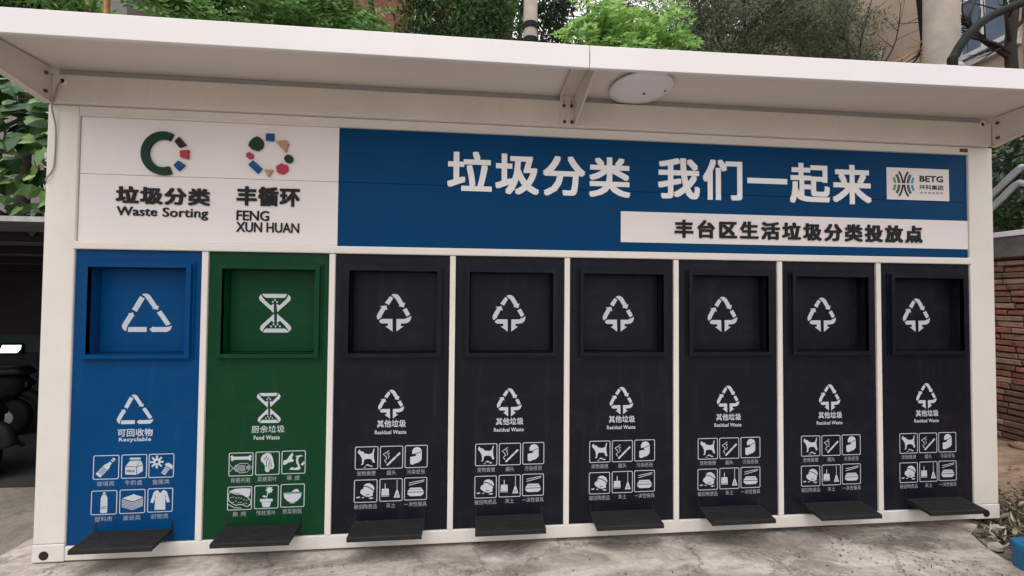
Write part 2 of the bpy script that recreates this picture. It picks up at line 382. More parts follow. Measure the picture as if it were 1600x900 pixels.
M['pad'] = groundmat('old_concrete', (0.55,0.485,0.425), (0.25,0.218,0.19), (0.05,0.042,0.035), 2.0, moss=True, stretch=(1.0,2.4,1), rot=0.5)
M['ground'] = groundmat('dirty_paving', (0.25,0.215,0.18), (0.12,0.105,0.09), (0.04,0.035,0.03), 1.6)
M['dirt'] = groundmat('brown_dirt', (0.36,0.245,0.165), (0.19,0.13,0.09), (0.05,0.035,0.025), 3.0, specks=False, stretch=(1,2.0,1))

# ------------------------------------------------------------------ ground
def zpad(x): return -0.005 - 0.036*max(0, min(1, (x+0.4)/6.0))
g = MB()
g.add([(-80,-80,-0.055),(80,-80,-0.055),(80,80,-0.055),(-80,80,-0.055)], [(0,1,2,3)])
o = g.build('ground', M['ground']); o['kind'] = 'structure'

edge = [(5.86,1.75),(5.84,0.9),(5.78,0.35),(5.70,0.08),(5.55,-0.02),(5.42,-0.09),(5.375,-0.17),(5.33,-0.25),(5.30,-0.33),(5.33,-0.47),(5.30,-0.62),(5.36,-0.9),(5.5,-1.6),(5.45,-2.6),(5.8,-6),(6.2,-14)]
p = MB()
nx = 44
for k in range(len(edge)-1):
    (xa,ya),(xb,yb) = edge[k], edge[k+1]
    for i in range(nx):
        def P(t, x1, y): 
            x = -0.41 + 0.015*math.sin(y*9) + t*(x1+0.41)
            return (x, y, zpad(x))
        t0, t1 = i/nx, (i+1)/nx
        p.add([P(t0,xb,yb),P(t1,xb,yb),P(t1,xa,ya),P(t0,xa,ya)], [(0,1,2,3)])
    xl0, xl1 = -0.41+0.015*math.sin(ya*9), -0.41+0.015*math.sin(yb*9)
    p.add([(xa,ya,zpad(xa)),(xb,yb,zpad(xb)),(xb,yb,-0.09),(xa,ya,-0.09)], [(0,1,2,3)])
    p.add([(xl0,ya,zpad(xl0)),(xl1,yb,zpad(xl1)),(xl1,yb,-0.09),(xl0,ya,-0.09)], [(0,1,2,3)])
o = p.build('concrete_pad', M['pad']); o['kind'] = 'structure'

def zdirt(x, y):
    t = max(0, min(1, (x-5.25)/0.5)); u = max(0, min(1, (x-5.9)/1.6))
    e = min(1, (y+1.6)/0.4, (3.9-y)/0.4)
    n = mnoise.noise(Vector((x*3.1,y*3.1,0)))*0.018 + mnoise.noise(Vector((x*9,y*9,3)))*0.008
    return -0.064 + max(0,e)*(0.012*t + 0.085*u*u*(3-2*u) + n*t)
d = MB(); NX, NY = 60, 120
vs = [(5.15+2.7*i/NX, -1.6+5.5*j/NY, 0) for j in range(NY+1) for i in range(NX+1)]
vs = [(x,y,zdirt(x,y)) for x,y,z in vs]
d.add(vs, [(j*(NX+1)+i, j*(NX+1)+i+1, (j+1)*(NX+1)+i+1, (j+1)*(NX+1)+i) for j in range(NY) for i in range(NX)])
o = d.build('dirt_bank', M['dirt'], smooth=True); o['kind'] = 'structure'

# ------------------------------------------------------------------ text
def text(mb, s, box, y, m=0, bold=0.0, ext=0.0, space=1.0, res=2, keep=None):
    """lettering standing in the x-z plane, fitted into box = (x0, z0, x1, z1)"""
    c = bpy.data.curves.new('t', 'FONT'); c.body = s; c.resolution_u = res; c.space_character = space
    ob = bpy.data.objects.new('t', c); COL.objects.link(ob)
    me = bpy.data.meshes.new_from_object(ob)
    bpy.data.objects.remove(ob); bpy.data.curves.remove(c)
    xs = [v.co.x for v in me.vertices]; ys = [v.co.y for v in me.vertices]
    x0, x1, y0, y1 = min(xs)-bold, max(xs)+bold, min(ys)-bold, max(ys)+bold
    sx = (box[2]-box[0])/(x1-x0); sy = (box[3]-box[1])/(y1-y0)
    n = len(me.vertices)
    # heavier strokes: the letter shapes laid over each other with a small shift, each a hair deeper
    shifts = [(0,0)] if bold <= 0 else [(-bold,-bold),(bold,-bold),(-bold,bold),(bold,bold),(0,bold),(0,-bold)]
    cnt = {}
    for f in me.polygons:
        for e in f.edge_keys: cnt[e] = cnt.get(e,0)+1
    for k, (dx, dy) in enumerate(shifts):
        yk = y + k*0.00009
        b = len(mb.v)
        pts = [(box[0]+(v.co.x+dx-x0)*sx, box[1]+(v.co.y+dy-y0)*sy) for v in me.vertices]
        mb.v += [(x, yk, z) for x, z in pts]
        for f in me.polygons:
            mb.f.append([b+i for i in f.vertices]); mb.m.append(m)
        if ext > 0:
            mb.v += [(x, yk+ext, z) for x, z in pts]
            for (a,q), w in cnt.items():
                if w == 1:
                    mb.f.append([b+a, b+q, b+n+q, b+n+a]); mb.m.append(m)
    bpy.data.meshes.remove(me)

def circ(cx, cz, r, n=16, a0=0, rz=None): return [(cx+r*math.cos(a0+2*math.pi*k/n), cz+(rz or r)*math.sin(a0+2*math.pi*k/n)) for k in range(n)]
def rrect(x0, z0, x1, z1, r, n=4):
    out = []
    for cx, cz, a in ((x1-r,z1-r,0),(x0+r,z1-r,90),(x0+r,z0+r,180),(x1-r,z0+r,270)):
        for k in range(n+1):
            t = R(a+90*k/n); out.append((cx+r*math.cos(t), cz+r*math.sin(t)))
    return out
def arcband(cx, cz, r0, r1, a0, a1, n=24, sx=1.0, sz=1.0):
    t = [R(a0+(a1-a0)*k/n) for k in range(n+1)]
    return [(cx+sx*r1*math.cos(a), cz+sz*r1*math.sin(a)) for a in t] + [(cx+sx*r0*math.cos(a), cz+sz*r0*math.sin(a)) for a in reversed(t)]

# waste symbols, outlines in a 900-pixel drawing square (y down)
SYM_RECYC = [
 [(345,205),(412,238),(305,430),(240,393)],
 [(370,183),(400,170),(440,170),(478,188),(498,215),(588,345),(607,337),(600,398),(515,383),(530,372),(430,236),(405,205)],
 [(583,437),(645,407),(780,600),(718,624)],
 [(797,622),(790,660),(770,690),(735,712),(540,712),(538,720),(485,677),(540,632),(540,643),(720,643),(770,635)],
 [(200,643),(450,643),(450,712),(195,712),(190,690)],
 [(170,700),(140,690),(115,660),(108,625),(120,590),(200,460),(185,452),(257,437),(275,500),(262,495),(190,620),(178,650)]]
SYM_RESID = [
 [(345,148),(398,185),(325,308),(258,268)],
 [(365,130),(400,110),(450,112),(490,135),(520,175),(578,275),(605,258),(585,348),(490,325),(510,312),(440,195),(400,160)],
 [(562,390),(628,357),(690,465),(670,490),(632,508)],
 [(710,495),(710,540),(690,590),(650,620),(600,632),(535,632),(535,680),(582,682),(460,775),(458,555),(600,553),(640,532),(680,515)],
 [(390,553),(395,775),(270,682),(313,678),(313,632),(215,632),(180,620),(165,595),(180,568),(215,553)],
 [(145,570),(125,540),(122,505),(135,465),(205,342),(165,330),(282,315),(302,398),(270,382),(205,500),(200,525),(170,545)]]
SYM_FOOD = [
 [(268,172),(603,172),(600,190),(580,220),(560,228),(320,228),(290,210)],
 [(255,180),(228,215),(228,245),(245,270),(430,440),(430,310),(385,335),(300,255),(270,210)],
 [(620,180),(655,215),(655,250),(640,275),(475,430),(465,310),(505,335),(590,250),(612,215)],
 [(435,450),(440,580),(400,552),(320,630),(295,670),(285,705),(255,680),(250,650),(265,615)],
 [(475,450),(640,600),(670,640),(670,670),(640,710),(625,670),(600,635),(520,550),(475,580)],
 [(330,660),(590,660),(625,690),(635,715),(292,715),(305,680)]] + [
 [(cx+13*math.cos(k*math.pi/4), cy+13*math.sin(k*math.pi/4)) for k in range(8)] for cx, cy in
 ((442,258),(413,286),(473,286),(430,600),(485,600),(398,630),(458,630),(518,630))]
def symbol(mb, S, box, y, m=0):
    xs = [a for q in S for a,_ in q]; ys = [b for q in S for _,b in q]
    x0,x1,y0,y1 = min(xs),max(xs),min(ys),max(ys)
    for q in S:
        pts = [(box[0]+(a-x0)/(x1-x0)*(box[2]-box[0]), box[3]-(b-y0)/(y1-y0)*(box[3]-box[1])) for a,b in q]
        mb.poly(pts, y, 0, m)

# ---- small pictograms: each draws in a unit square; m 0 = white, 1 = door colour
class Pic:
    def __init__(s, mb, x0, z0, w, y): s.mb, s.x0, s.z0, s.w, s.y = mb, x0, z0, w, y
    def T(s, pts): return [(s.x0+a*s.w, s.z0+b*s.w) for a,b in pts]
    def nx(s): s.y -= 0.0002; return s.y
    def p(s, pts, m=0): s.mb.poly(s.T(pts), s.nx(), 0, m)
    def l(s, pts, w, m=0): s.mb.stroke(s.T(pts), w*s.w, s.nx(), m)
    def c(s, cx, cy, r, m=0, ry=None, n=14): s.p(circ(cx,cy,r,n,0,ry), m)
    def t(s, txt, b, m=0): text(s.mb, txt, (s.x0+b[0]*s.w, s.z0+b[1]*s.w, s.x0+b[2]*s.w, s.z0+b[3]*s.w), s.nx(), m, 0.02)
def rot(pts, a, cx=0.5, cy=0.5):
    c, s = math.cos(R(a)), math.sin(R(a))
    return [(cx+(x-cx)*c-(y-cy)*s, cy+(x-cx)*s+(y-cy)*c) for x,y in pts]
def pic_glass(q):
    q.p(rot([(.38,.04),(.62,.04),(.62,.55),(.56,.68),(.56,.98),(.44,.98),(.44,.68),(.38,.55)], -42))
    for k in range(4): q.l(rot([(.40,.18+.08*k),(.60,.18+.08*k)], -42), .03, 1)
    q.l(rot([(.44,.80),(.56,.80)], -42), .05, 1); q.l(rot([(.44,.90),(.56,.90)], -42), .02, 1)
def pic_milk(q):
    q.p([(.16,.18),(.60,.14),(.84,.30),(.84,.56),(.74,.74),(.74,.86),(.32,.86),(.32,.72),(.16,.50)])
    q.l([(.16,.50),(.60,.48),(.84,.56)], .025, 1); q.l([(.60,.14),(.60,.48),(.72,.74),(.32,.74)], .025, 1); q.l([(.32,.78),(.74,.78)], .02, 1)
    q.t('MILK', (.22,.26,.54,.36), 1)
def pic_gear(q):
    pts = []
    for k in range(8):
        a = 45*k
        for da, r in ((-13,.15),(-9,.27),(9,.27),(13,.15)): pts.append((.32+r*math.cos(R(a+da)), .66+r*math.sin(R(a+da))))
    q.p(pts); q.c(.32,.66,.06,1)
    q.p(rot([(.58,.44),(.92,.44),(.92,.52),(.84,.60),(.66,.60),(.58,.52)], -35, .75,.4)); q.p(rot([(.66,.10),(.84,.10),(.86,.43),(.64,.43)], -35, .75,.4))
    for k in range(4): q.l(rot([(.62,.14+.08*k),(.88,.20+.08*k)], -35, .75,.4), .025, 1)
def pic_bottle(q):
    q.p([(.37,.10),(.41,.07),(.59,.07),(.63,.10),(.63,.68),(.58,.80),(.55,.82),(.55,.92),(.45,.92),(.45,.82),(.42,.80),(.37,.68)])
    q.l([(.39,.24),(.52,.27),(.60,.24)], .025, 1); q.l([(.40,.32),(.60,.34)], .025, 1); q.l([(.44,.84),(.56,.84)], .02, 1)
def pic_paper(q):
    q.p([(.10,.64),(.52,.50),(.92,.66),(.54,.80)])
    for k in range(6): q.l([(.10,.58-.055*k),(.52,.44-.055*k),(.92,.60-.055*k)], .028)
def pic_shirt(q):
    q.p([(.36,.92),(.44,.88),(.50,.82),(.56,.88),(.64,.92),(.76,.84),(.88,.42),(.78,.38),(.70,.58),(.71,.10),(.29,.10),(.30,.58),(.22,.38),(.12,.42),(.24,.84)])
    q.l([(.44,.88),(.50,.80),(.56,.88)], .025, 1); q.l([(.31,.60),(.30,.70)], .02, 1); q.l([(.69,.60),(.70,.70)], .02, 1)
def pic_bone(q):
    q.p([(.20,.70),(.80,.70),(.84,.64),(.92,.68),(.90,.77),(.94,.84),(.86,.90),(.80,.83),(.20,.83),(.14,.90),(.06,.84),(.10,.77),(.08,.68),(.16,.64)])
    q.l([(.05,.20),(.18,.34),(.05,.50)], .02); q.l([(.18,.34),(.45,.54),(.75,.54),(.95,.36),(.75,.16),(.45,.14),(.18,.34)], .02)
    for k in range(9): q.l([(.28+.05*k,.48),(.25+.05*k,.36),(.29+.05*k,.20)], .018)
    q.c(.80,.36,.07); q.c(.80,.36,.035,1)
def pic_cabbage(q):
    q.p([(.30,.86),(.46,.94),(.62,.90),(.70,.76),(.74,.58),(.78,.36),(.72,.24),(.62,.26),(.56,.14),(.46,.12),(.40,.20),(.40,.38),(.32,.52),(.24,.58),(.22,.74)])
    for pts in ([(.44,.34),(.46,.60),(.56,.74)],[(.56,.26),(.56,.50),(.62,.66)],[(.66,.34),(.64,.54)],[(.34,.66),(.46,.76),(.44,.84)]): q.l(pts, .03, 1)
def pic_peel(q):
    q.p([(.08,.58),(.22,.62),(.34,.80),(.44,.92),(.48,.82),(.42,.66),(.52,.58),(.46,.52),(.30,.50),(.16,.40),(.06,.40)])
    q.p([(.56,.76),(.64,.72),(.60,.62),(.62,.46),(.70,.30),(.58,.26),(.42,.28),(.34,.22),(.36,.18),(.70,.16),(.80,.22),(.72,.44),(.68,.62),(.74,.72),(.90,.76),(.78,.80),(.66,.78)])
    q.p([(.80,.40),(.94,.54),(.96,.44),(.88,.34)]); q.l([(.58,.34),(.62,.44)], .02, 1); q.l([(.60,.30),(.52,.22)], .02, 1)
def pic_shell(q):
    q.p([(.06,.80),(.30,.90),(.60,.92),(.94,.90),(.92,.62),(.84,.54),(.70,.62),(.50,.70),(.28,.74)])
    q.l([(.05,.72),(.14,.76),(.34,.68),(.60,.66),(.86,.50),(.96,.36),(.94,.20),(.80,.14),(.66,.22),(.50,.24),(.36,.20),(.22,.28),(.08,.40),(.04,.58),(.05,.72)], .03)
    r = random.Random(3)
    for k in range(16):
        x = .14+.76*(k%8)/7; y = (.56 if k<8 else .38) - .18*(x-.14) + r.uniform(-.04,.04)
        q.l([(x-.03,y),(x+.03,y+.02)], .022)
    q.l([(.05,.28),(.30,.12),(.60,.10)], .03)
def pic_pot(q):
    q.p([(.24,.30),(.76,.30),(.76,.42),(.24,.42)]); q.p([(.30,.29),(.70,.29),(.64,.07),(.36,.07)])
    q.l([(.50,.42),(.54,.62),(.60,.76)], .03); q.p([(.52,.52),(.40,.58),(.32,.54),(.42,.48)])
    pts = []
    for k in range(16):
        r = .17 if k%2 == 0 else .10
        pts.append((.62+r*math.cos(math.pi*k/8), .80+r*math.sin(math.pi*k/8)))
    q.p(pts)
def pic_bowl(q):
    q.p([(.12,.62),(.88,.62),(.84,.42),(.72,.28),(.60,.22),(.40,.22),(.28,.28),(.16,.42)]); q.l([(.14,.58),(.86,.60)], .02, 1)
    q.p([(.20,.65),(.46,.66),(.58,.76),(.70,.78),(.80,.66)]); q.l([(.40,.19),(.60,.19)], .03)
def pic_dog(q):
    q.p([(.18,.88),(.24,.80),(.36,.78),(.40,.70),(.60,.66),(.74,.70),(.80,.90),(.84,.88),(.80,.66),(.82,.46),(.86,.30),(.78,.28),(.72,.42),(.62,.46),(.48,.46),(.40,.42),(.36,.22),(.28,.20),(.28,.24),(.32,.28),(.30,.48),(.24,.60),(.18,.68),(.12,.74),(.14,.80)])
    q.p([(.44,.18),(.54,.22),(.66,.20),(.60,.15)]); q.p([(.62,.13),(.70,.17),(.78,.14),(.70,.10)]); q.p([(.36,.10),(.48,.13),(.46,.08)])
def pic_cig(q):
    q.p([(.28,.18),(.34,.13),(.90,.66),(.84,.72)]); q.l([(.68,.56),(.74,.50)], .025, 1)
    q.l([(.28,.26),(.20,.36),(.30,.46),(.24,.56),(.14,.64),(.26,.72),(.34,.68),(.32,.76),(.40,.80)], .035); q.l([(.36,.44),(.40,.54),(.34,.62),(.42,.70)], .025)
def pic_tissue(q):
    q.p([(.32,.62),(.32,.76),(.40,.88),(.54,.92),(.68,.86),(.74,.74),(.74,.36),(.62,.24),(.48,.20),(.34,.14),(.24,.18),(.24,.48),(.36,.50),(.52,.54),(.46,.60)])
    q.l([(.36,.60),(.54,.64),(.72,.72)], .03, 1)
def pic_broken(q):
    q.p([(.40,.72),(.50,.82),(.66,.84),(.82,.74),(.88,.58),(.84,.48),(.80,.40),(.82,.30),(.66,.24),(.50,.26),(.36,.34),(.26,.44),(.30,.56),(.40,.60)])
    q.l([(.40,.70),(.56,.70),(.74,.60),(.86,.50)], .04, 1); q.l([(.52,.28),(.56,.36),(.66,.34)], .03, 1)
    q.p([(.08,.24),(.22,.28),(.28,.24),(.16,.20)]); q.p([(.62,.18),(.72,.22),(.86,.20),(.76,.15)]); q.p([(.32,.22),(.42,.26),(.44,.20)])
def pic_broom(q):
    q.p([(.08,.22),(.42,.22),(.40,.56),(.10,.56)]); q.l([(.25,.56),(.25,.78)], .035); q.l([(.08,.26),(.42,.26)], .02, 1)
    q.l([(.76,.94),(.76,.48)], .025); q.p([(.72,.48),(.80,.48),(.82,.40),(.90,.16),(.62,.16),(.70,.40)]); q.l([(.72,.20),(.75,.34)], .018, 1); q.l([(.81,.20),(.78,.34)], .018, 1)
def pic_lunch(q):
    q.l([(.20,.66),(.86,.82)], .03); q.l([(.20,.76),(.88,.88)], .03)
    q.p([(.14,.37),(.86,.37),(.74,.55),(.26,.55)]); q.p([(.14,.34),(.86,.34),(.84,.26),(.74,.18),(.26,.18),(.16,.26)]); q.l([(.26,.48),(.74,.48)], .015, 1)

# ------------------------------------------------------------------ the kiosk
PITCH, DW = 0.70, 0.664
ZT, ZB = 1.706, 0.077
kiosk = thing('waste_sorting_kiosk', 'long white steel kiosk with eight coloured waste doors under a blue sign', 'kiosk')

# frame
for x0, x1, cx in ((-0.158,0.0,-0.098),(5.565,5.747,5.646)):
    m = MB(); m.box(x0, x1, 0, 0.16, 0.095, 2.512)
    post = m.build('corner_post', M['paint'], kiosk, bevel=0.006)
    m = MB(); m.box(x0-0.001, x1+0.001 if cx < 1 else x1+0.001, -0.003, 0.165, 0.0, 0.093)
    m.build('corner_casting', M['paint_low'], post, bevel=0.003)
    m = MB(); m.lathe((cx,-0.0045,0.036), [(0.0,0.0),(0.024,0.0),(0.024,0.003)], 24, 0, 'y')
    m.build('lifting_hole', M['black'], post)
m = MB(); m.box(0.001, 5.564, 0.0, 0.1, 0.001, ZB-0.001); m.build('base_rail', M['paint_low'], kiosk, bevel=0.004)
m = MB()
m.box(-0.004, 5.569, -0.008, 0.08, ZT+0.001, 1.751)
m.build('door_beam', M['paint'], kiosk, bevel=0.006)
for k in range(7):
    x0 = k*PITCH + DW
    m = MB(); m.box(x0+0.001, (k+1)*PITCH-0.001, 0.0, 0.06, ZB, ZT)
    m.build('divider', M['paint'], kiosk, bevel=0.003)
m = MB(); m.box(0.001, 5.564, 0.002, 0.1, 2.464, 2.511); m.box(0.001, 5.564, -0.006, 0.02, 2.456, 2.463)
m.build('upper_rail', M['paint'], kiosk, bevel=0.002)
m = MB(); m.box(-0.150, 5.715, -0.022, 0.06, 2.514, 2.672); m.build('top_beam', M['paint_grey'], kiosk, bevel=0.003)
m = MB(); m.box(-0.118, 5.68, 0.012, 0.06, 2.673, 2.713); m.build('seam_trim', M['seam'], kiosk)
for (x, z, w) in ((5.53, 2.487, 0.03),):
    m = MB(); m.box(x-w, x+w, -0.001, 0.01, z-0.012, z+0.012); m.build('rusty_plate', M['bolt'], kiosk, bevel=0.002)
for x in (0.35, 1.75, 3.15, 4.55):
    for y in (0.05, 1.4):
        m = MB(); m.box(x-0.06, x+0.06, y, y+0.1, -0.042, 0.0); m.build('support_block', M['rubber'], kiosk)
# body
m = MB(); m.box(-0.15, -0.11, 0.162, 1.60, 0.04, 2.60); m.build('side_wall', M['paint'], kiosk)
m = MB(); m.box(5.70, 5.74, 0.162, 1.60, 0.04, 2.60); m.build('side_wall', M['paint'], kiosk)
m = MB(); m.box(-0.15, 5.74, 1.602, 1.64, 0.04, 2.60); m.build('rear_wall', M['paint'], kiosk)
m = MB(); m.box(-0.108, 5.698, 0.17, 1.598, 0.04, 0.07); m.build('floor_panel', M['black'], kiosk)
# canopy roof
m = MB(); m.box(-0.20, 5.80, -0.455, 1.66, 2.716, 2.724); roof = m.build('canopy_roof', M['soffit'], kiosk)
for x0, x1 in ((-0.20, 2.778), (2.7815, 5.80)):
    m = MB(); m.box(x0, x1, -0.480, -0.457, 2.613, 2.728)
    if x0 > 0: m.v = [(x, y, z + 0.0115*(x-x0)) for x, y, z in m.v]       # the right hand length sits a little out of level
    m.build('fascia', M['fascia'], roof, bevel=0.003)
# end arms and centre bracket
def arm(name, xa, xb, flange):
    m = MB(); prof = [(-0.024,2.505),(-0.024,2.705),(-0.456,2.712),(-0.456,2.605)]
    m.prism_x(prof, xa, xb)
    a, b = flange
    m.prism_x([(-0.024,2.505),(-0.024,2.511),(-0.456,2.611),(-0.456,2.605)], a, b)
    ar = m.build(name, M['paint_grey'], kiosk, bevel=0.002)
    return ar
a1 = arm('canopy_arm', -0.158, -0.122, (-0.122, -0.112)); a2 = arm('canopy_arm', 5.715, 5.745, (5.705, 5.715))
for ar, x, s in ((a1, -0.121, 1), (a2, 5.714, -1)):
    for y, z in ((-0.055,2.66),(-0.055,2.56)):
        m = MB(); m.lathe((x,y,z), [(0.010,0.0),(0.010,0.006*s),(0.005,0.008*s)], 8, 0, 'x'); m.build('bolt', M['bolt'], ar, smooth=False)
m = MB(); m.prism_x([(-0.024,2.515),(-0.024,2.708),(-0.456,2.712),(-0.456,2.612)], 2.812, 2.822)
m.box(2.725, 2.811, -0.030, -0.0225, 2.515, 2.700)
m.box(2.725, 2.811, -0.455, -0.031, 2.700, 2.708)
m.prism_x([(-0.031,2.672),(-0.031,2.700),(-0.456,2.700),(-0.456,2.690)], 2.722, 2.727)
brk = m.build('centre_bracket', M['paint_grey'], kiosk, bevel=0.001)
for x, z in ((2.748,2.636),(2.795,2.637),(2.752,2.537),(2.797,2.537)):
    m = MB(); m.lathe((x,-0.031,z), [(0.010,0.0),(0.010,-0.007),(0.0055,-0.007),(0.0055,-0.014)], 8, 0, 'y'); m.build('bolt', M['bolt'], brk)
for q in ((2.746,2.750,-0.0315,-0.030,2.652,2.675),(2.793,2.797,-0.0315,-0.030,2.652,2.675),(2.742,2.748,-0.45,-0.36,2.6985,2.6995),(2.787,2.793,-0.45,-0.36,2.6985,2.6995)):
    m = MB(); m.box(*q); m.build('bracket_slot', M['black'], brk)
for x, z in ((-0.066,2.632),(5.64,2.660)):
    m = MB(); m.ring(circ(x,z,0.021,20), circ(x,z,0.015,20), -0.030, 0.008, 0); m.poly(circ(x,z,0.015,20), -0.0235, 0, 1)
    m.build('cable_grommet', [M['paint'], M['black']], kiosk)

# sign panels -------------------------------------------------------
def board(name, x0, x1, mt):
    m = MB()
    m.box(x0, x1, 0.012, 0.04, 1.753, 2.1315); m.box(x0, x1, 0.012, 0.04, 2.1335, 2.4555)
    return m.build(name, mt, kiosk, bevel=0.0015)
white = board('white_sign_panel', 0.004, 1.4045, M['panel'])
blue = board('blue_sign_panel', 1.4055, 5.562, M['blue_sign'])
Y0 = 0.012
def letters(parent, s, box, mt, bold, ext, space=1.0, label=None, res=3):
    m = MB(); text(m, s, box, Y0-ext-0.0005, 0, bold, ext, space, res)
    o = m.build('lettering', M[mt], parent); 
    if label: o['label'] = label
    return o
letters(white, '垃圾分类', (0.198,1.969,0.694,2.068), 'letter_dark', 0.032, 0.007, 1.14, 'raised dark Chinese lettering beside the ring emblem')
letters(white, 'Waste', (0.203,1.902,0.414,1.953), 'letter_dark', 0.010, 0.005, 1.02)
letters(white, 'Sorting', (0.444,1.884,0.686,1.953), 'letter_dark', 0.010, 0.005, 1.02)
letters(white, '丰循环', (0.840,1.976,1.188,2.089), 'letter_dark', 0.032, 0.007, 1.10, 'raised dark Chinese lettering under the shapes emblem')
letters(white, 'FENG', (0.841,1.890,1.020,1.948), 'letter_dark', 0.010, 0.005, 0.97)
letters(white, 'XUN HUAN', (0.841,1.823,1.188,1.881), 'letter_dark', 0.010, 0.005, 0.97)
letters(blue, '垃圾分类', (2.041,2.090,3.186,2.345), 'letter_white', 0.025, 0.004, 1.10)
letters(blue, '我们一起来', (3.366,2.093,4.847,2.358), 'letter_white', 0.025, 0.004, 1.10)
m = MB(); m.box(3.124, 5.5615, 0.009, 0.0115, 1.811, 2.005); m.build('white_strip', M['panel'], blue)
m = MB(); text(m, '丰台区生活垃圾分类投放点', (3.475,1.846,5.213,1.962), 0.0015, 0, 0.031, 0.007, 1.28, 3); m.build('lettering', M['letter_dark'], blue)
# ring emblem
m = MB(); ex, ez = 0.443, 2.261
def thick(pts, mi, t=0.014): m.poly(pts, Y0-t, t, mi)
thick(arcband(ex, ez, 0.078, 0.121, 64, 294, 40, 0.97, 1.03), 0)
thick([(0.525,2.358),(0.562,2.314),(0.528,2.298),(0.502,2.331)], 1)
thick([(0.578,2.286),(0.576,2.233),(0.535,2.243),(0.532,2.279)], 2)
thick([(0.525,2.222),(0.56,2.198),(0.528,2.163),(0.5,2.194)], 3)
m.build('ring_emblem', [M['e_green'], M['e_brown'], M['e_pink'], M['e_blue']], white)
m = MB()
thick([(0.948,2.38),(0.965,2.373),(0.978,2.358),(0.984,2.337),(0.977,2.313),(0.952,2.296),(0.922,2.303),(0.901,2.324),(0.909,2.349),(0.927,2.369)], 0)
thick([(0.996,2.398),(1.039,2.4),(1.04,2.358),(0.997,2.359)], 3)
thick([(1.051,2.356),(1.11,2.365),(1.124,2.345),(1.108,2.291)], 4)
thick(circ(1.125,2.256,0.024,18), 0)
thick([(1.083,2.228),(1.12,2.216),(1.122,2.185),(1.092,2.164),(1.062,2.175),(1.056,2.206)], 2)
thick([(0.991,2.188),(1.039,2.187),(1.016,2.145)], 4)
thick([(0.929,2.239),(0.978,2.194),(0.955,2.163),(0.903,2.212)], 3)
thick([(0.909,2.287),(0.928,2.274),(0.925,2.254),(0.908,2.247),(0.891,2.259),(0.891,2.277)], 2)
m.build('shapes_emblem', [M['e_green'], M['e_brown'], M['e_pink'], M['e_blue'], M['e_tan']], white)
# company board on the blue panel
m = MB(); m.box(4.960, 5.424, 0.0085, 0.0115, 2.1365, 2.353); m.build('logo_board', M['panel'], blue)
m = MB(); lx, lz, ux, uz = 5.083, 2.2435, 0.000344, 0.000311; yy = 0.0080
def arcs(side):
    for r0, r1, a, mi in ((448,488,35,0),(360,420,31.7,1 if side < 0 else 3),(275,330,27.8,2 if side < 0 else 4)):
        for sgn in (1, -1):
            a0 = math.degrees(math.asin(15/((r0+r1)/2)))
            pts = arcband(0, 0, r0, r1, a0, a, 10)
            q = [(lx + (-side)*(x-485)*ux, lz + sgn*y*uz) for x, y in pts]
            m.poly(q, yy - (0.0003 if side > 0 else 0), 0, mi)
arcs(-1); arcs(1)
m.build('company_logo', [M['letter_dark'], M['lg_dgreen'], M['lg_green'], M['lg_dblue'], M['lg_blue']], blue)
m = MB(); text(m, 'BETG', (5.202,2.262,5.380,2.306), yy, 0, 0.035); m.build('lettering', M['letter_dark'], blue)
m = MB(); text(m, '环科集团', (5.201,2.2095,5.380,2.243), yy, 0, 0.024); m.build('lettering', M['letter_dark'], blue)
m = MB(); text(m, '城市管家服务', (5.202,2.181,5.380,2.196), yy, 0, 0.0, 0, 1.35); m.build('lettering', M['letter_dark'], blue)

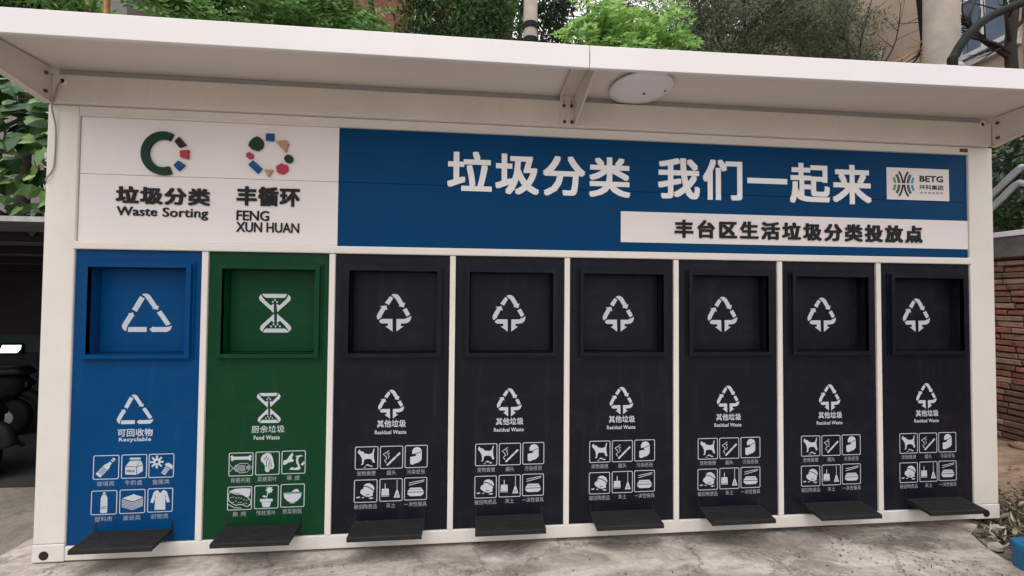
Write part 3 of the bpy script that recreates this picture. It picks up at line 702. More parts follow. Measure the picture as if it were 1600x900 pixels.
# doors --------------------------------------------------------------
FY = 0.062
def make_door(k, kind, label):
    """built in door-local x, then shifted by its origin"""
    dm = M[{'r':'blue','f':'green','x':'dark'}[kind]]
    m = MB()
    o_ = [(0.002,ZB+0.002),(DW-0.002,ZB+0.002),(DW-0.002,ZT-0.002),(0.002,ZT-0.002)]
    h_ = [(0.072,1.112),(0.604,1.112),(0.604,1.622),(0.072,1.622)]
    m.ring(o_, h_, 0.010, 0.025, 0)
    door = m.build('door', dm, kiosk); door.location = (k*PITCH, 0, 0)
    if label: door['label'] = label
    Y = 0.010
    m = MB()
    m.ring([(0.048,1.090),(0.630,1.090),(0.630,1.645),(0.048,1.645)], [(0.066,1.106),(0.612,1.106),(0.612,1.629),(0.066,1.629)], 0.004, 0.0055, 0)
    m.ring([(0.0605,1.1005),(0.6175,1.1005),(0.6175,1.6345),(0.0605,1.6345)], [(0.084,1.124),(0.592,1.124),(0.592,1.609),(0.084,1.609)], -0.014, 0.0235, 0)
    m.ring([(0.0835,1.1235),(0.5925,1.1235),(0.5925,1.6095),(0.0835,1.6095)], [(0.0815,1.1215),(0.5945,1.1215),(0.5945,1.6115),(0.0815,1.6115)], FY+0.012, 0.0, 0)
    i_ = [(0.084,1.124),(0.592,1.124),(0.592,1.609),(0.084,1.609)]
    m.add([(x,-0.013,z) for x,z in i_] + [(x,FY+0.013,z) for x,z in i_], [(q,(q+1)%4,(q+1)%4+4,q+4) for q in range(4)], 0)
    m.build('chute_frame', dm, door, bevel=0.0025)
    m = MB(); m.box(0.088, 0.588, FY, FY+0.012, 1.1265, 1.606); m.build('chute_flap', dm, door, bevel=0.002)
    wm = [M['decal'], dm, M['caption']]
    S, fb, sb = {'r':(SYM_RECYC,(0.205,1.239,0.472,1.462),(0.236,0.731,0.425,0.896)), 'f':(SYM_FOOD,(0.248,1.239,0.432,1.467),(0.276,0.725,0.408,0.896)),
                 'x':(SYM_RESID,(0.226,1.245,0.430,1.473),(0.255,0.737,0.404,0.906))}[kind]
    m = MB(); symbol(m, S, fb, FY-0.0006); m.build('waste_symbol', wm, door)
    y = Y-0.0005
    m = MB(); symbol(m, S, sb, y); m.build('waste_symbol', wm, door)
    if kind == 'r':
        cn, cb, en, eb, bold = '可回收物', (0.242,0.664,0.425,0.707), 'Recyclable', (0.250,0.631,0.417,0.659), 0.02
        g = [(.123,.431),(.267,.432),(.408,.432),(.118,.238),(.263,.239),(.407,.241)]
        pics = [(pic_glass,'玻璃类'),(pic_milk,'牛奶盒'),(pic_gear,'金属类'),(pic_bottle,'塑料类'),(pic_paper,'废纸类'),(pic_shirt,'织物类')]
    elif kind == 'f':
        cn, cb, en, eb, bold = '厨余垃圾', (0.250,0.669,0.431,0.711), 'Food Waste', (0.263,0.630,0.405,0.654), 0.006
        g = [(.131,.427),(.275,.429),(.418,.431),(.128,.236),(.273,.238),(.416,.241)]
        pics = [(pic_bone,'骨骼内脏'),(pic_cabbage,'菜梗菜叶'),(pic_peel,'果 皮'),(pic_shell,'果 壳'),(pic_pot,'残枝落叶'),(pic_bowl,'剩菜剩饭')]
    else:
        cn, cb, en, eb, bold = '其他垃圾', (0.250,0.686,0.417,0.729), 'Residual Waste', (0.238,0.646,0.419,0.669), 0.02
        g = [(.127,.444),(.270,.444),(.413,.445),(.125,.252),(.270,.254),(.412,.256)]
        pics = [(pic_dog,'宠物粪便'),(pic_cig,'烟头'),(pic_tissue,'污染纸张'),(pic_broken,'破旧陶瓷品'),(pic_broom,'灰土'),(pic_lunch,'一次性餐具')]
    m = MB(); text(m, cn, cb, y, 0, bold, 0, 1.05); text(m, en, eb, y, 0, 0.02, 0, 1.06); m.build('lettering', wm, door)
    for (x, z), (fn, cap) in zip(g, pics):
        m = MB(); w = 0.133
        m.ring(rrect(x,z,x+w,z+w,0.009), rrect(x+0.0042,z+0.0042,x+w-0.0042,z+w-0.0042,0.006), y)
        fn(Pic(m, x, z, w, y))
        n = len(cap.replace(' ',''))
        tw = {2:.052,3:.089,4:.106,5:.130}[n] if ' ' not in cap else .075
        cx = x + w/2; text(m, cap, (cx-tw/2, z-0.037, cx+tw/2, z-0.009), y, 2, 0.0, 0, 1.06 if n < 5 else 1.0, 1)
        m.build('pictogram', wm, door)
    # foot pedal and its slots
    px = {'r':0.141,'f':0.128,'x':0.131}[kind]; pw = 0.404
    m = MB()
    m.prism_x([(0.006,0.150),(-0.132,0.136),(-0.135,0.132),(-0.135,0.112),(-0.130,0.112),(-0.129,0.128),(0.006,0.142)], px, px+pw)
    for xx in (px, px+pw-0.003): m.prism_x([(0.006,0.1415),(-0.128,0.1275),(-0.128,0.117),(0.006,0.126)], xx+0.0005, xx+0.0025)
    for i in range(9):
        yq = -0.008 - i*0.0135; zq = 0.1508 + (yq-0.006)*(0.014/0.138)
        m.box(px+0.01, px+pw-0.01, yq-0.0022, yq+0.0022, zq-0.003, zq+0.0016)
    m.build('foot_pedal', M['pedal'], door)
    for xx in (px+0.004, px+pw-0.004):
        m = MB(); m.box(xx-0.005, xx+0.005, Y-0.0012, Y+0.003, 0.082, 0.192); m.build('pedal_slot', M['black'], door)
    return door
d0 = make_door(0, 'r', 'blue door for recyclable waste')
d1 = make_door(1, 'f', 'green door for food waste')
d2 = make_door(2, 'x', 'charcoal door for residual waste')
bpy.context.view_layer.update()
for k in range(3, 8):
    c = copy_tree(d2, kiosk); c.location = (k*PITCH, 0, 0)
    if k == 7:
        for ch in kids(c):
            if ch.name.startswith(('foot_pedal','pedal_slot')): ch.location.x += 0.032

# lamp under the canopy, cable on the post
t = thing('ceiling_lamp', 'round white plastic lamp fixed under the canopy right of its centre bracket', 'lamp', (3.178,-0.165,2.7155))
m = MB(); m.lathe((0,0,0), [(0.150,0.0),(0.150,-0.018)], 40); m.build('lamp_base', M['seam'], t)
m = MB(); m.lathe((0,0,0), [(0.168,-0.012),(0.180,-0.016),(0.183,-0.022),(0.174,-0.031),(0.12,-0.042),(0.05,-0.047),(0.004,-0.048)], 48); m.build('lamp_shade', M['lampshade'], t, smooth=True)
m = MB(); m.lathe((0.02,0.0,-0.049), [(0.008,0.002),(0.008,-0.003)], 10); m.lathe((0.135,-0.03,-0.0405), [(0.006,0.002),(0.006,-0.003)], 10); m.build('lamp_screw', M['bolt'], t)
m = MB()
def smoothpts(pts, n=6):
    P = [Vector(p) for p in pts]; out = []
    for i in range(len(P)-1):
        a, b, c, d = P[max(i-1,0)], P[i], P[i+1], P[min(i+2,len(P)-1)]
        for k in range(n):
            t_ = k/n; out.append(0.5*((2*b)+(c-a)*t_+(2*a-5*b+4*c-d)*t_*t_+(3*b-a-3*c+d)*t_**3))
    out.append(P[-1]); return out
m.tube(smoothpts([(-0.064,-0.034,2.630),(-0.078,-0.036,2.598),(-0.100,-0.030,2.54),(-0.119,-0.020,2.482),(-0.109,-0.010,2.40),(-0.108,-0.006,2.32),(-0.111,-0.006,2.18),(-0.124,-0.006,2.13),(-0.150,-0.008,2.085),(-0.164,0.03,2.07)]), 0.0035, 6)
tag(m.build('power_cable', M['cable'], smooth=True), 'thin grey cable drooping down the upper left corner post', 'cable')

# ------------------------------------------------------------------ right side: wall, dirt litter, tub
wall = thing('brick_wall', 'old red brick wall with a dark cement coping right of the kiosk', 'wall', (0,0,0))
m = MB(); m.box(7.665, 7.86, -3.0, 7.0, -0.05, 1.895); m.build('mortar_core', M['mortar'], wall)
rb = random.Random(11)
m = MB()
z = 0.0; row = 0
while z < 1.89:
    h = 0.056
    y = -3.0 + (0.12 if row % 2 else 0.0)
    while y < 7.0:
        L = 0.235 + rb.uniform(-0.03,0.02)
        near = -0.2 < y < 2.6
        jx = rb.uniform(-0.014,0.010) if near else rb.uniform(-0.006,0.006)
        if rb.random() < 0.05: jx += 0.018
        zz = z + rb.uniform(-0.003,0.003); tilt = rb.uniform(-0.004,0.004)
        x0 = 7.632 + jx; yb = min(y+L-0.010, 7.0)
        c = 0.006
        mi = rb.choice((0,0,0,0,1,2)) if z > 0.4 else rb.choice((0,1,1,1,2))
        hh = h - 0.006 + rb.uniform(-0.006,0.003)
        m.add([(x0+c,y,zz),(x0+c,yb,zz+tilt),(x0,yb-c,zz+c+tilt),(x0,y+c,zz+c),(x0,y+c,zz+hh-c),(x0,yb-c,zz+hh-c+tilt),(x0+c,yb,zz+hh+tilt),(x0+c,y,zz+hh),
               (7.67,y,zz),(7.67,yb,zz+tilt),(7.67,yb,zz+hh+tilt),(7.67,y,zz+hh)],
              [(3,2,5,4),(0,1,2,3),(4,5,6,7),(0,3,4,7),(1,6,5,2),(8,9,1,0),(7,6,10,11),(0,7,11,8),(1,9,10,6)], mi)
        y += L
    z += 0.063; row += 1
m.build('bricks', [M['brick'], M['brick_b'], M['brick_c']], wall)
m = MB(); m.box(7.60, 7.90, -3.02, 7.02, 1.905, 2.115); m.build('coping', M['cap'], wall, bevel=0.008)
m = MB(); m.box(7.59, 7.92, -3.03, 7.03, 2.118, 2.172); m.build('rim_strip', M['rim'], wall, bevel=0.004)

def stone(name, x, y, z, sx, sy, sz, mt, label, seed):
    bm = bmesh.new(); bmesh.ops.create_icosphere(bm, subdivisions=3, radius=1)
    for v in bm.verts:
        n = mnoise.noise(v.co*1.4 + Vector((seed*7,0,0)))*0.35 + mnoise.noise(v.co*3.5 + Vector((seed,5,0)))*0.12
        v.co *= (1+n); v.co.x *= sx; v.co.y *= sy; v.co.z = max(v.co.z, -0.55)*sz
    me = bpy.data.meshes.new(name); bm.to_mesh(me); bm.free(); me.materials.append(mt)
    me.polygons.foreach_set('use_smooth', [True]*len(me.polygons))
    o = bpy.data.objects.new(name, me); o.location = (x,y,z); COL.objects.link(o)
    return tag(o, label, 'stone')
stone('stone', 5.375,-0.235,-0.030, 0.042,0.030,0.026, M['stone'], 'pale flat stone lying on the slab edge behind the blue tub', 1)
stone('stone', 5.66,-0.05,-0.040, 0.055,0.035,0.024, M['stone'], 'larger pale rubble slab half buried in leaves near the kiosk corner', 2)
stone('stone', 7.50,1.02,0.045, 0.06,0.08,0.05, M['brick_c'], 'loose brown rubble lump at the foot of the brick wall', 3)

def leafquad(mb, c, d, up, L, W, m=0, fold=0.0):
    d = d.normalized(); s = d.cross(up)
    if s.length < 1e-4: s = d.cross(Vector((1,0,0)))
    s.normalize(); n = s.cross(d)
    a = c; b = c + d*L*0.45 + s*W/2 + n*fold*W; e = c + d*L; f = c + d*L*0.45 - s*W/2 + n*fold*W
    mb.add([a,b,e,f], [(0,1,2,3)] if fold == 0 else [(0,1,2),(0,2,3)], m)
def rv(r=rnd):
    while True:
        v = Vector((r.uniform(-1,1), r.uniform(-1,1), r.uniform(-1,1)))
        if 0.05 < v.length < 1: return v.normalized()
m = MB()
for k in range(2600):
    if rnd.random() < 0.75:
        x = 5.45 + abs(rnd.gauss(0,0.45)); y = rnd.gauss(0.12,0.28)
        lim = 5.40 if y < -0.1 else (5.62 if y < 0.05 else 5.80)
        if x < lim or x > 7.4: continue
    else:
        x = rnd.uniform(5.9,7.5); y = rnd.uniform(-0.8,2.4)
        if y > 0.7 and rnd.random() < 0.8: continue
    z = zdirt(x,y) + rnd.uniform(0.003,0.03)
    d = Vector((rnd.uniform(-1,1), rnd.uniform(-1,1), rnd.uniform(-0.25,0.35)))
    leafquad(m, Vector((x,y,z)), d, Vector((rnd.uniform(-.5,.5),rnd.uniform(-.5,.5),1)), rnd.uniform(0.03,0.14), rnd.uniform(0.008,0.024), 0, rnd.uniform(-.4,.4))
for k in range(60):
    a = Vector((5.6+rnd.random()*0.9, rnd.uniform(-0.25,0.6), 0)); a.z = zdirt(a.x,a.y)+0.02
    b = a + Vector((rnd.uniform(-.2,.2), rnd.uniform(-.2,.2), rnd.uniform(-0.01,0.03)))
    m.tube([a,(a+b)/2+Vector((0,0,0.01)),b], 0.003, 4)
o = m.build('leaf_litter', M['litter']); o['kind'] = 'stuff'
m = MB()
for k in range(210):
    t_ = rnd.random()
    x = rnd.gauss(4.75,0.35) if t_ < 0.6 else rnd.uniform(0,5.2); y = rnd.uniform(-0.5,-0.06)
    if x > 5.25: continue
    leafquad(m, Vector((x,y,zpad(x)+0.003)), Vector((rnd.uniform(-1,1),rnd.uniform(-1,1),rnd.uniform(-.1,.25))), Vector((0,0,1)), rnd.uniform(0.006,0.022), rnd.uniform(0.004,0.010), 0, rnd.uniform(.1,.4))
o = m.build('ground_debris', M['bark']); o['kind'] = 'stuff'

# blue tub
t = thing('plastic_tub', 'blue plastic tub with rounded lid standing at the right edge of the concrete', 'tub', (5.455,-0.50,-0.068))
m = MB()
def loft(mb, loops, m=0, cap=True):
    n = len(loops[0]); vs = [v for lp in loops for v in lp]
    fs = [(k*n+j, k*n+(j+1)%n, (k+1)*n+(j+1)%n, (k+1)*n+j) for k in range(len(loops)-1) for j in range(n)]
    if cap: fs += [tuple(range(n-1,-1,-1)), tuple(range((len(loops)-1)*n, len(loops)*n))]
    mb.add(vs, fs, m)
def rr3(w, d, r, z): return [(x,y,z) for x,y in rrect(-w/2,-d/2,w/2,d/2,r,5)]
loft(m, [rr3(.365,.265,.05,0.0), rr3(.380,.280,.055,0.012), rr3(.388,.288,.055,0.140)]); m.build('tub_body', M['bluetub'], t, smooth=False, bevel=0.004)
m = MB(); loft(m, [rr3(.396,.296,.06,0.132), rr3(.400,.300,.062,0.137), rr3(.400,.300,.062,0.162), rr3(.390,.290,.058,0.172), rr3(.35,.25,.045,0.175), rr3(.345,.245,.045,0.169)]); m.build('tub_lid', M['bluetub'], t, bevel=0.003)

# pale tube railings behind the wall, hillside shrub
m = MB(); m.tube(smoothpts([(8.13,1.95,2.40),(8.13,1.609,2.709),(8.13,1.39,2.915),(8.13,1.30,2.90),(8.13,0.6,2.80)],4), 0.034, 8)
tag(m.build('steel_rail', M['rail'], smooth=True), 'upper of two bent pale steel tubes above the brick wall', 'rail', 'pale steel tubes')
m = MB(); m.tube(smoothpts([(8.13,1.95,2.26),(8.13,1.609,2.563),(8.13,1.42,2.75),(8.13,1.30,2.72),(8.13,0.6,2.62)],4), 0.034, 8)
tag(m.build('steel_rail', M['rail'], smooth=True), 'lower of two bent pale steel tubes above the brick wall', 'rail', 'pale steel tubes')
for i,(z0, y1, lb) in enumerate(((3.05,1.0,'upper thin black wire crossing behind the right canopy arm'),(2.98,1.2,'lower thin black wire crossing behind the right canopy arm'))):
    m = MB(); m.tube(smoothpts([(8.0,2.4,z0-0.12),(8.0,1.6,z0),(8.0,y1,z0+0.05),(8.0,0.2,z0+0.03)],4), 0.006, 5); tag(m.build('overhead_wire', M['black_pipe']), lb, 'wire')

# ------------------------------------------------------------------ trees
def branchy(mb, base, top, r0, r1, nl, spread, m=0, up=0.5, seed=1, sub=True):
    r = random.Random(seed)
    base, top = Vector(base), Vector(top); n = 7
    pts = [base.lerp(top, k/n) + Vector((r.uniform(-1,1), r.uniform(-1,1), 0))*0.05*(top-base).length*0.3*(k not in (0,)) for k in range(n+1)]
    mb.tube(pts, [r0+(r1-r0)*k/n for k in range(n+1)], 8, m)
    tips = []
    for k in range(nl):
        i = r.randint(3, n); p = pts[i]
        a = r.uniform(0, 2*math.pi); L = spread*r.uniform(0.6,1.1)
        d = Vector((math.cos(a), math.sin(a), up*r.uniform(0.4,1.4))).normalized()
        q = [p + d*L*t_ + Vector((r.uniform(-1,1),r.uniform(-1,1),r.uniform(-1,1)))*0.09*L*(t_>0) + Vector((0,0,0.12*L*t_*t_)) for t_ in (0,.3,.6,1)]
        rb_ = r1*0.75
        mb.tube(q, [rb_,rb_*.7,rb_*.45,rb_*.2], 6, m); tips += q[1:]
        if sub:
            for j in range(3):
                s0 = q[r.randint(1,2)]; d2 = (d + rv(r)*0.9).normalized()
                e = s0 + d2*L*0.5
                mb.tube([s0,(s0+e)/2+rv(r)*0.05*L,e], [rb_*.4,rb_*.25,rb_*.1], 5, m); tips.append(e)
    return tips
def leafcloud(mb, clumps, per, L, W, r, droop=-0.2, fold=0.25, m=0):
    for c, rad in clumps:
        for k in range(per):
            v = rv(r)*rad*(r.random()**0.45)
            p = c + Vector((v.x, v.y, v.z*0.8))
            d = (rv(r) + Vector((0,0,droop)) + v.normalized()*0.4)
            leafquad(mb, p, d, Vector((r.uniform(-.6,.6),r.uniform(-.6,.6),1)), L*r.uniform(.6,1.25), W*r.uniform(.7,1.2), m, fold)
def clumps_ell(c, rad, n, cr, r, lo=0.35):
    out = []
    for k in range(n):
        v = rv(r)*(lo+(1-lo)*r.random()**0.5)
        out.append((Vector((c[0]+v.x*rad[0], c[1]+v.y*rad[1], c[2]+v.z*rad[2])), cr*r.uniform(.6,1.25)))
    return out
def frond(mb, p, d, L, nl, lw, ll, r, m=0):
    d = d.normalized(); side = d.cross(Vector((0,0,1)))
    if side.length < 1e-3: side = Vector((1,0,0))
    side.normalize()
    for k in range(nl):
        t_ = (k+1.0)/nl
        q = p + d*L*t_ + Vector((0,0,-0.28*L*t_*t_))
        for s in (1,-1):
            dd = side*s*1.0 + d*0.45 + Vector((0,0,-0.25 + r.uniform(-.15,.15)))
            leafquad(mb, q, dd, Vector((0,0,1)) + rv(r)*0.25, ll*(1.05-0.55*t_)*r.uniform(.85,1.1), lw, m, 0.15)
    leafquad(mb, p + d*L + Vector((0,0,-0.28*L)), d + Vector((0,0,-.5)), Vector((0,0,1)), ll*.7, lw, m, .15)

def tree(name, label, base, crown, rad, leaf, bark, n, cr, per, L, W, seed, r0=0.12, nl=7, lo=0.35, group=None, trunk_top=None):
    r = random.Random(seed)
    t = thing(name, label, 'tree', (base[0],base[1],-0.06), group)
    off = Vector((base[0],base[1],-0.06))
    top = Vector(trunk_top or (crown[0],crown[1],crown[2]+rad[2]*0.3)) - off
    m = MB(); branchy(m, (0,0,0), top, r0, r0*0.4, nl, max(rad[0],rad[1])*0.9, 0, 0.5, seed); m.build('trunk', M[bark], t, smooth=True)
    m = MB(); cl = [(c-off, q) for c, q in clumps_ell(crown, rad, n, cr, r, lo)]
    leafcloud(m, cl, per, L, W, r); m.build('crown', M[leaf], t)
    return t
def pinnate(name, label, base, crown, rad, leaf, nf, L, seed, r0=0.07, lw=0.035, ll=0.15, nlf=9, bark='bark_grey'):
    r = random.Random(seed); off = Vector((base[0],base[1],-0.06))
    t = thing(name, label, 'tree', off)
    m = MB(); tips = branchy(m, (0,0,0), Vector(crown)-off+Vector((0,0,rad[2]*.2)), r0, r0*.4, 8, max(rad[0],rad[1])*.8, 0, 0.7, seed); m.build('trunk', M[bark], t, smooth=True)
    m = MB()
    for k in range(nf//7):
        v = rv(r)*(0.3+0.7*r.random()**.5); c = Vector((crown[0]+v.x*rad[0], crown[1]+v.y*rad[1], crown[2]+v.z*rad[2])) - off
        for j in range(7):
            a = r.uniform(0,2*math.pi); d = Vector((math.cos(a), math.sin(a), r.uniform(-.1,.9)))
            frond(m, c, d, L*r.uniform(.7,1.2), nlf, lw, ll, r)
    m.build('crown', M[leaf], t); return t

# pinnate tree over the left part of the roof
pinnate('tree', 'green feathery leaved tree rising behind the left half of the canopy', (-1.4,3.9), (-1.4,4.1,5.9), (1.75,0.7,1.5), 'leaf_fern', 880, 0.60, 21, lw=0.048, ll=0.19)
pinnate('tree', 'bright yellow green feathery leaved tree behind the canopy right of the slim pole', (4.6,4.1), (4.65,4.1,5.35), (1.0,0.5,0.95), 'leaf_bright', 330, 0.55, 22, lw=0.062, ll=0.21, nlf=8)
tree('tree', 'narrow leaved green tree at the top left corner above the canopy', (-4.6,4.2), (-4.55,4.2,5.5), (0.95,0.6,1.1), 'leaf_fern', 'bark', 60, 0.34, 90, 0.26, 0.045, 23)
tree('tree', 'dense dark green tree between the brick house and the slim pole', (1.9,6.6), (1.75,6.8,8.2), (1.35,1.0,2.2), 'leaf_mid', 'bark', 120, 0.42, 110, 0.15, 0.06, 24)
tree('tree', 'very dark tall tree just left of the slim pole with sky showing through', (3.6,8.6), (3.5,8.8,10.0), (1.6,1.2,2.8), 'leaf_dark', 'bark', 90, 0.50, 95, 0.15, 0.065, 25)
tree('tree', 'sparse dark tree against white sky right of the slim pole', (5.6,9.6), (5.5,9.8,11.2), (1.2,1.0,2.2), 'leaf_dark', 'bark', 30, 0.45, 55, 0.13, 0.05, 26, lo=0.5)
tree('tree', 'broad olive tree with fine leaves behind the right half of the canopy', (8.1,6.1), (9.1,6.6,7.8), (2.7,1.4,2.1), 'leaf_olive', 'bark_grey', 340, 0.46, 210, 0.11, 0.024, 27, r0=0.14, nl=14, trunk_top=(8.3,6.2,7.6))
tree('tree', 'olive tree with fine leaves partly hidden behind the bright feathery tree', (6.6,7.6), (7.4,8.2,8.9), (2.2,1.0,2.0), 'leaf_olive', 'bark', 150, 0.46, 120, 0.13, 0.034, 28)
for (x, y, x2, lab, s) in ((-0.24,5.9,-0.52,'leaning dark trunk in front of the brick house, left of a straight one',31),(-0.06,6.0,-0.07,'straight dark trunk in front of the brick house, right of a leaning one',32)):
    t = thing('tree', lab, 'tree', (x,y,-0.06))
    m = MB(); branchy(m, (0,0,0), (x2-x,0.1,9.5), 0.10, 0.05, 5, 1.2, 0, 0.8, s); m.build('trunk', M['bark'], t, smooth=True)
    m = MB(); leafcloud(m, clumps_ell((x2-x,0.2,9.9), (1.0,0.8,0.8), 16, 0.4, random.Random(s)), 60, 0.14, 0.05, random.Random(s)); m.build('crown', M['leaf_dark'], t)
# shrubs behind the right wall
def shrub(label, c, rad, leaf, n, per, L, W, seed):
    r = random.Random(seed); t = thing('shrub', label, 'shrub', (c[0],c[1],-0.06)); off = Vector((c[0],c[1],-0.06))
    m = MB(); branchy(m, (0,0,0), (0,0,c[2]), 0.05, 0.02, 6, rad[0]*.8, 0, .6, seed); m.build('stem', M['bark'], t)
    m = MB(); leafcloud(m, [(p_-off,q) for p_,q in clumps_ell(c, rad, n, 0.33, r, 0.2)], per, L, W, r); m.build('foliage', M[leaf], t); return t
shrub('dark leafy shrub filling the gap above the brick wall behind the steel tubes', (9.4,1.9,2.3), (1.0,1.3,1.6), 'leaf_dark', 110, 70, 0.12, 0.05, 41)
shrub('tall green shrub farther behind the brick wall', (10.2,3.6,3.0), (1.4,1.4,1.9), 'leaf_mid', 90, 60, 0.14, 0.06, 42)

# bare trees at the right
def bare(label, base, pts, branches, seed, r0=0.10, rb=0.035):
    t = thing('bare_tree', label, 'tree', (base[0],base[1],-0.06)); off = Vector((base[0],base[1],-0.06))
    m = MB(); P = [Vector(p_)-off for p_ in pts]; m.tube([Vector((0,0,0))]+P, [r0]+[r0*(0.85-0.1*i) for i in range(len(P))], 10); m.build('trunk', M['bark'], t, smooth=True)
    r = random.Random(seed)
    for q in branches:
        m = MB(); Q = smoothpts([Vector(p_)-off for p_ in q], 4); n = len(Q)
        rad = [rb*(1-0.75*k/(n-1)) for k in range(n)]
        m.tube(Q, rad, 6)
        for j in range(11):
            i = r.randint(n//4, n-1); d = (Q[min(i+1,n-1)]-Q[max(i-1,0)]).normalized(); e = d + rv(r)*0.9
            L = r.uniform(.25,.6)
            m.tube([Q[i], Q[i]+e*L*.5+rv(r)*.04, Q[i]+e*L+rv(r)*.08], [rad[i]*.55, rad[i]*.35, rad[i]*.12], 5)
        m.build('branch', M['bark'], t, smooth=True)
bare('bare black trunk with spreading leafless branches at the top right corner', (10.6,3.1), [(10.55,3.05,3.0),(10.52,3.0,5.0),(10.50,3.0,5.5),(10.62,3.0,6.3),(10.8,3.0,7.0)],
     [[(10.50,3.0,5.25),(10.25,3.0,5.38),(9.95,3.0,5.55),(9.80,3.0,5.85),(9.95,3.0,6.2)],
      [(10.50,3.0,5.3),(10.2,2.95,5.42),(9.75,2.95,5.50),(9.3,2.95,5.52)],
      [(10.51,3.0,5.45),(10.30,2.9,5.8),(10.28,2.9,6.2),(10.4,2.9,6.6)],
      [(10.25,3.0,5.38),(9.9,3.05,5.72),(9.55,3.05,5.95),(9.3,3.0,6.05)],
      [(10.55,3.0,5.7),(10.8,2.9,6.0),(11.0,2.8,6.2)]], 51)
bare('thin leafless grey tree left of the thick concrete pole', (8.35,3.4), [(8.4,3.4,3.0),(8.45,3.4,4.6),(8.5,3.4,5.0)],
     [[(8.45,3.4,4.8),(8.75,3.4,5.25),(9.0,3.4,5.7),(9.1,3.4,6.3)],[(8.45,3.4,4.9),(8.35,3.4,5.4),(8.45,3.4,5.9),(8.6,3.4,6.4)],
      [(8.5,3.4,4.95),(8.9,3.35,5.2),(9.3,3.3,5.45),(9.7,3.3,5.95)],[(8.45,3.4,4.7),(8.2,3.4,5.2),(8.1,3.4,5.8),(8.2,3.4,6.3)]], 52, 0.05, 0.020)

# ------------------------------------------------------------------ poles, pipes, cables
t = thing('utility_pole', 'slim concrete utility pole with dark bands above the middle of the canopy', 'pole', (3.0,3.5,-0.06))
m = MB(); m.lathe((0,0,0), [(0.15,0),(0.112,5.0),(0.075,10.0)], 20); m.build('shaft', M['concrete_pole'], t, smooth=True)
for z in (5.39,5.62):
    m = MB(); m.lathe((0,0,z), [(0.112,-0.045),(0.122,-0.042),(0.122,0.042),(0.112,0.045)], 20); m.tube([(0.10,-0.06,0.0+z),(0.17,-0.02,z-.08),(0.2,0.05,z-.2)],0.012,6); m.tube([(-0.10,-0.04,z-.06),(-0.4,-0.1,z-.16),(-1.2,-0.2,z-.36)],0.007,5)
    m.build('band', M['black_pipe'], t)
t = thing('utility_pole', 'thick pale concrete pole rising behind the right end of the canopy', 'pole', (7.47,1.6,-0.06))
m = MB(); m.lathe((0,0,0), [(0.195,0),(0.150,4.6),(0.12,8.0)], 24); m.build('shaft', M['concrete_pole'], t, smooth=True)
m = MB(); m.lathe((0,0,4.12), [(0.162,-0.02),(0.172,-0.018),(0.172,0.018),(0.162,0.02)], 24); m.build('band', M['galv'], t)
m = MB(); m.tube(smoothpts([(7.064,1.2,-0.05),(7.064,1.2,2.0),(7.064,1.2,3.75),(7.10,1.2,3.98),(7.233,1.2,4.18),(7.39,1.2,4.33),(7.56,1.2,4.44),(7.919,1.2,4.60),(8.4,1.2,4.78),(9.2,1.2,5.0)],5), 0.041, 10)
tag(m.build('black_conduit', M['black_pipe'], smooth=True), 'black pipe bending up to the right in front of the thick pole', 'pipe')
m = MB(); m.tube(smoothpts([(7.45,1.9,7.0),(7.46,1.85,5.6),(7.475,1.8,5.05),(7.50,1.8,4.8),(7.525,1.8,4.56)],4), 0.045, 10)
tag(m.build('cable_bundle', M['black_pipe'], smooth=True), 'thick black cable bundle hanging left of the thick concrete pole', 'cable')
cols = (('orange','upper orange'),('cable','grey middle'),('black_pipe','lower black'),('orange','lowest orange'))
for i,(mt,nm) in enumerate(cols):
    m = MB(); e = 0.10*i
    m.tube(smoothpts([(7.52,1.8,4.58),(7.50-.02*i,1.8,4.50),(7.36+.03*i,1.8,4.40-.02*i),(7.15+.08*i,1.8,4.29-.02*i),(6.8+.1*i,1.82,4.10),(6.4,1.85,3.9)],4), 0.010, 6)
    tag(m.build('loose_wire', M[mt], smooth=True), nm+' wire fanning out below the black cable bundle', 'wire')
for i,(x,x2) in enumerate(((-3.634,-3.62),(-3.371,-3.36))):
    m = MB(); m.lathe((x,4.0,-0.06), [(0.045,0),(0.042,3),(0.036,6.6)], 10)
    tag(m.build('bamboo_pole', M['orange'], smooth=True), ('left' if i == 0 else 'right')+' one of two upright orange bamboo poles above the left of the canopy', 'pole', 'orange bamboo poles')

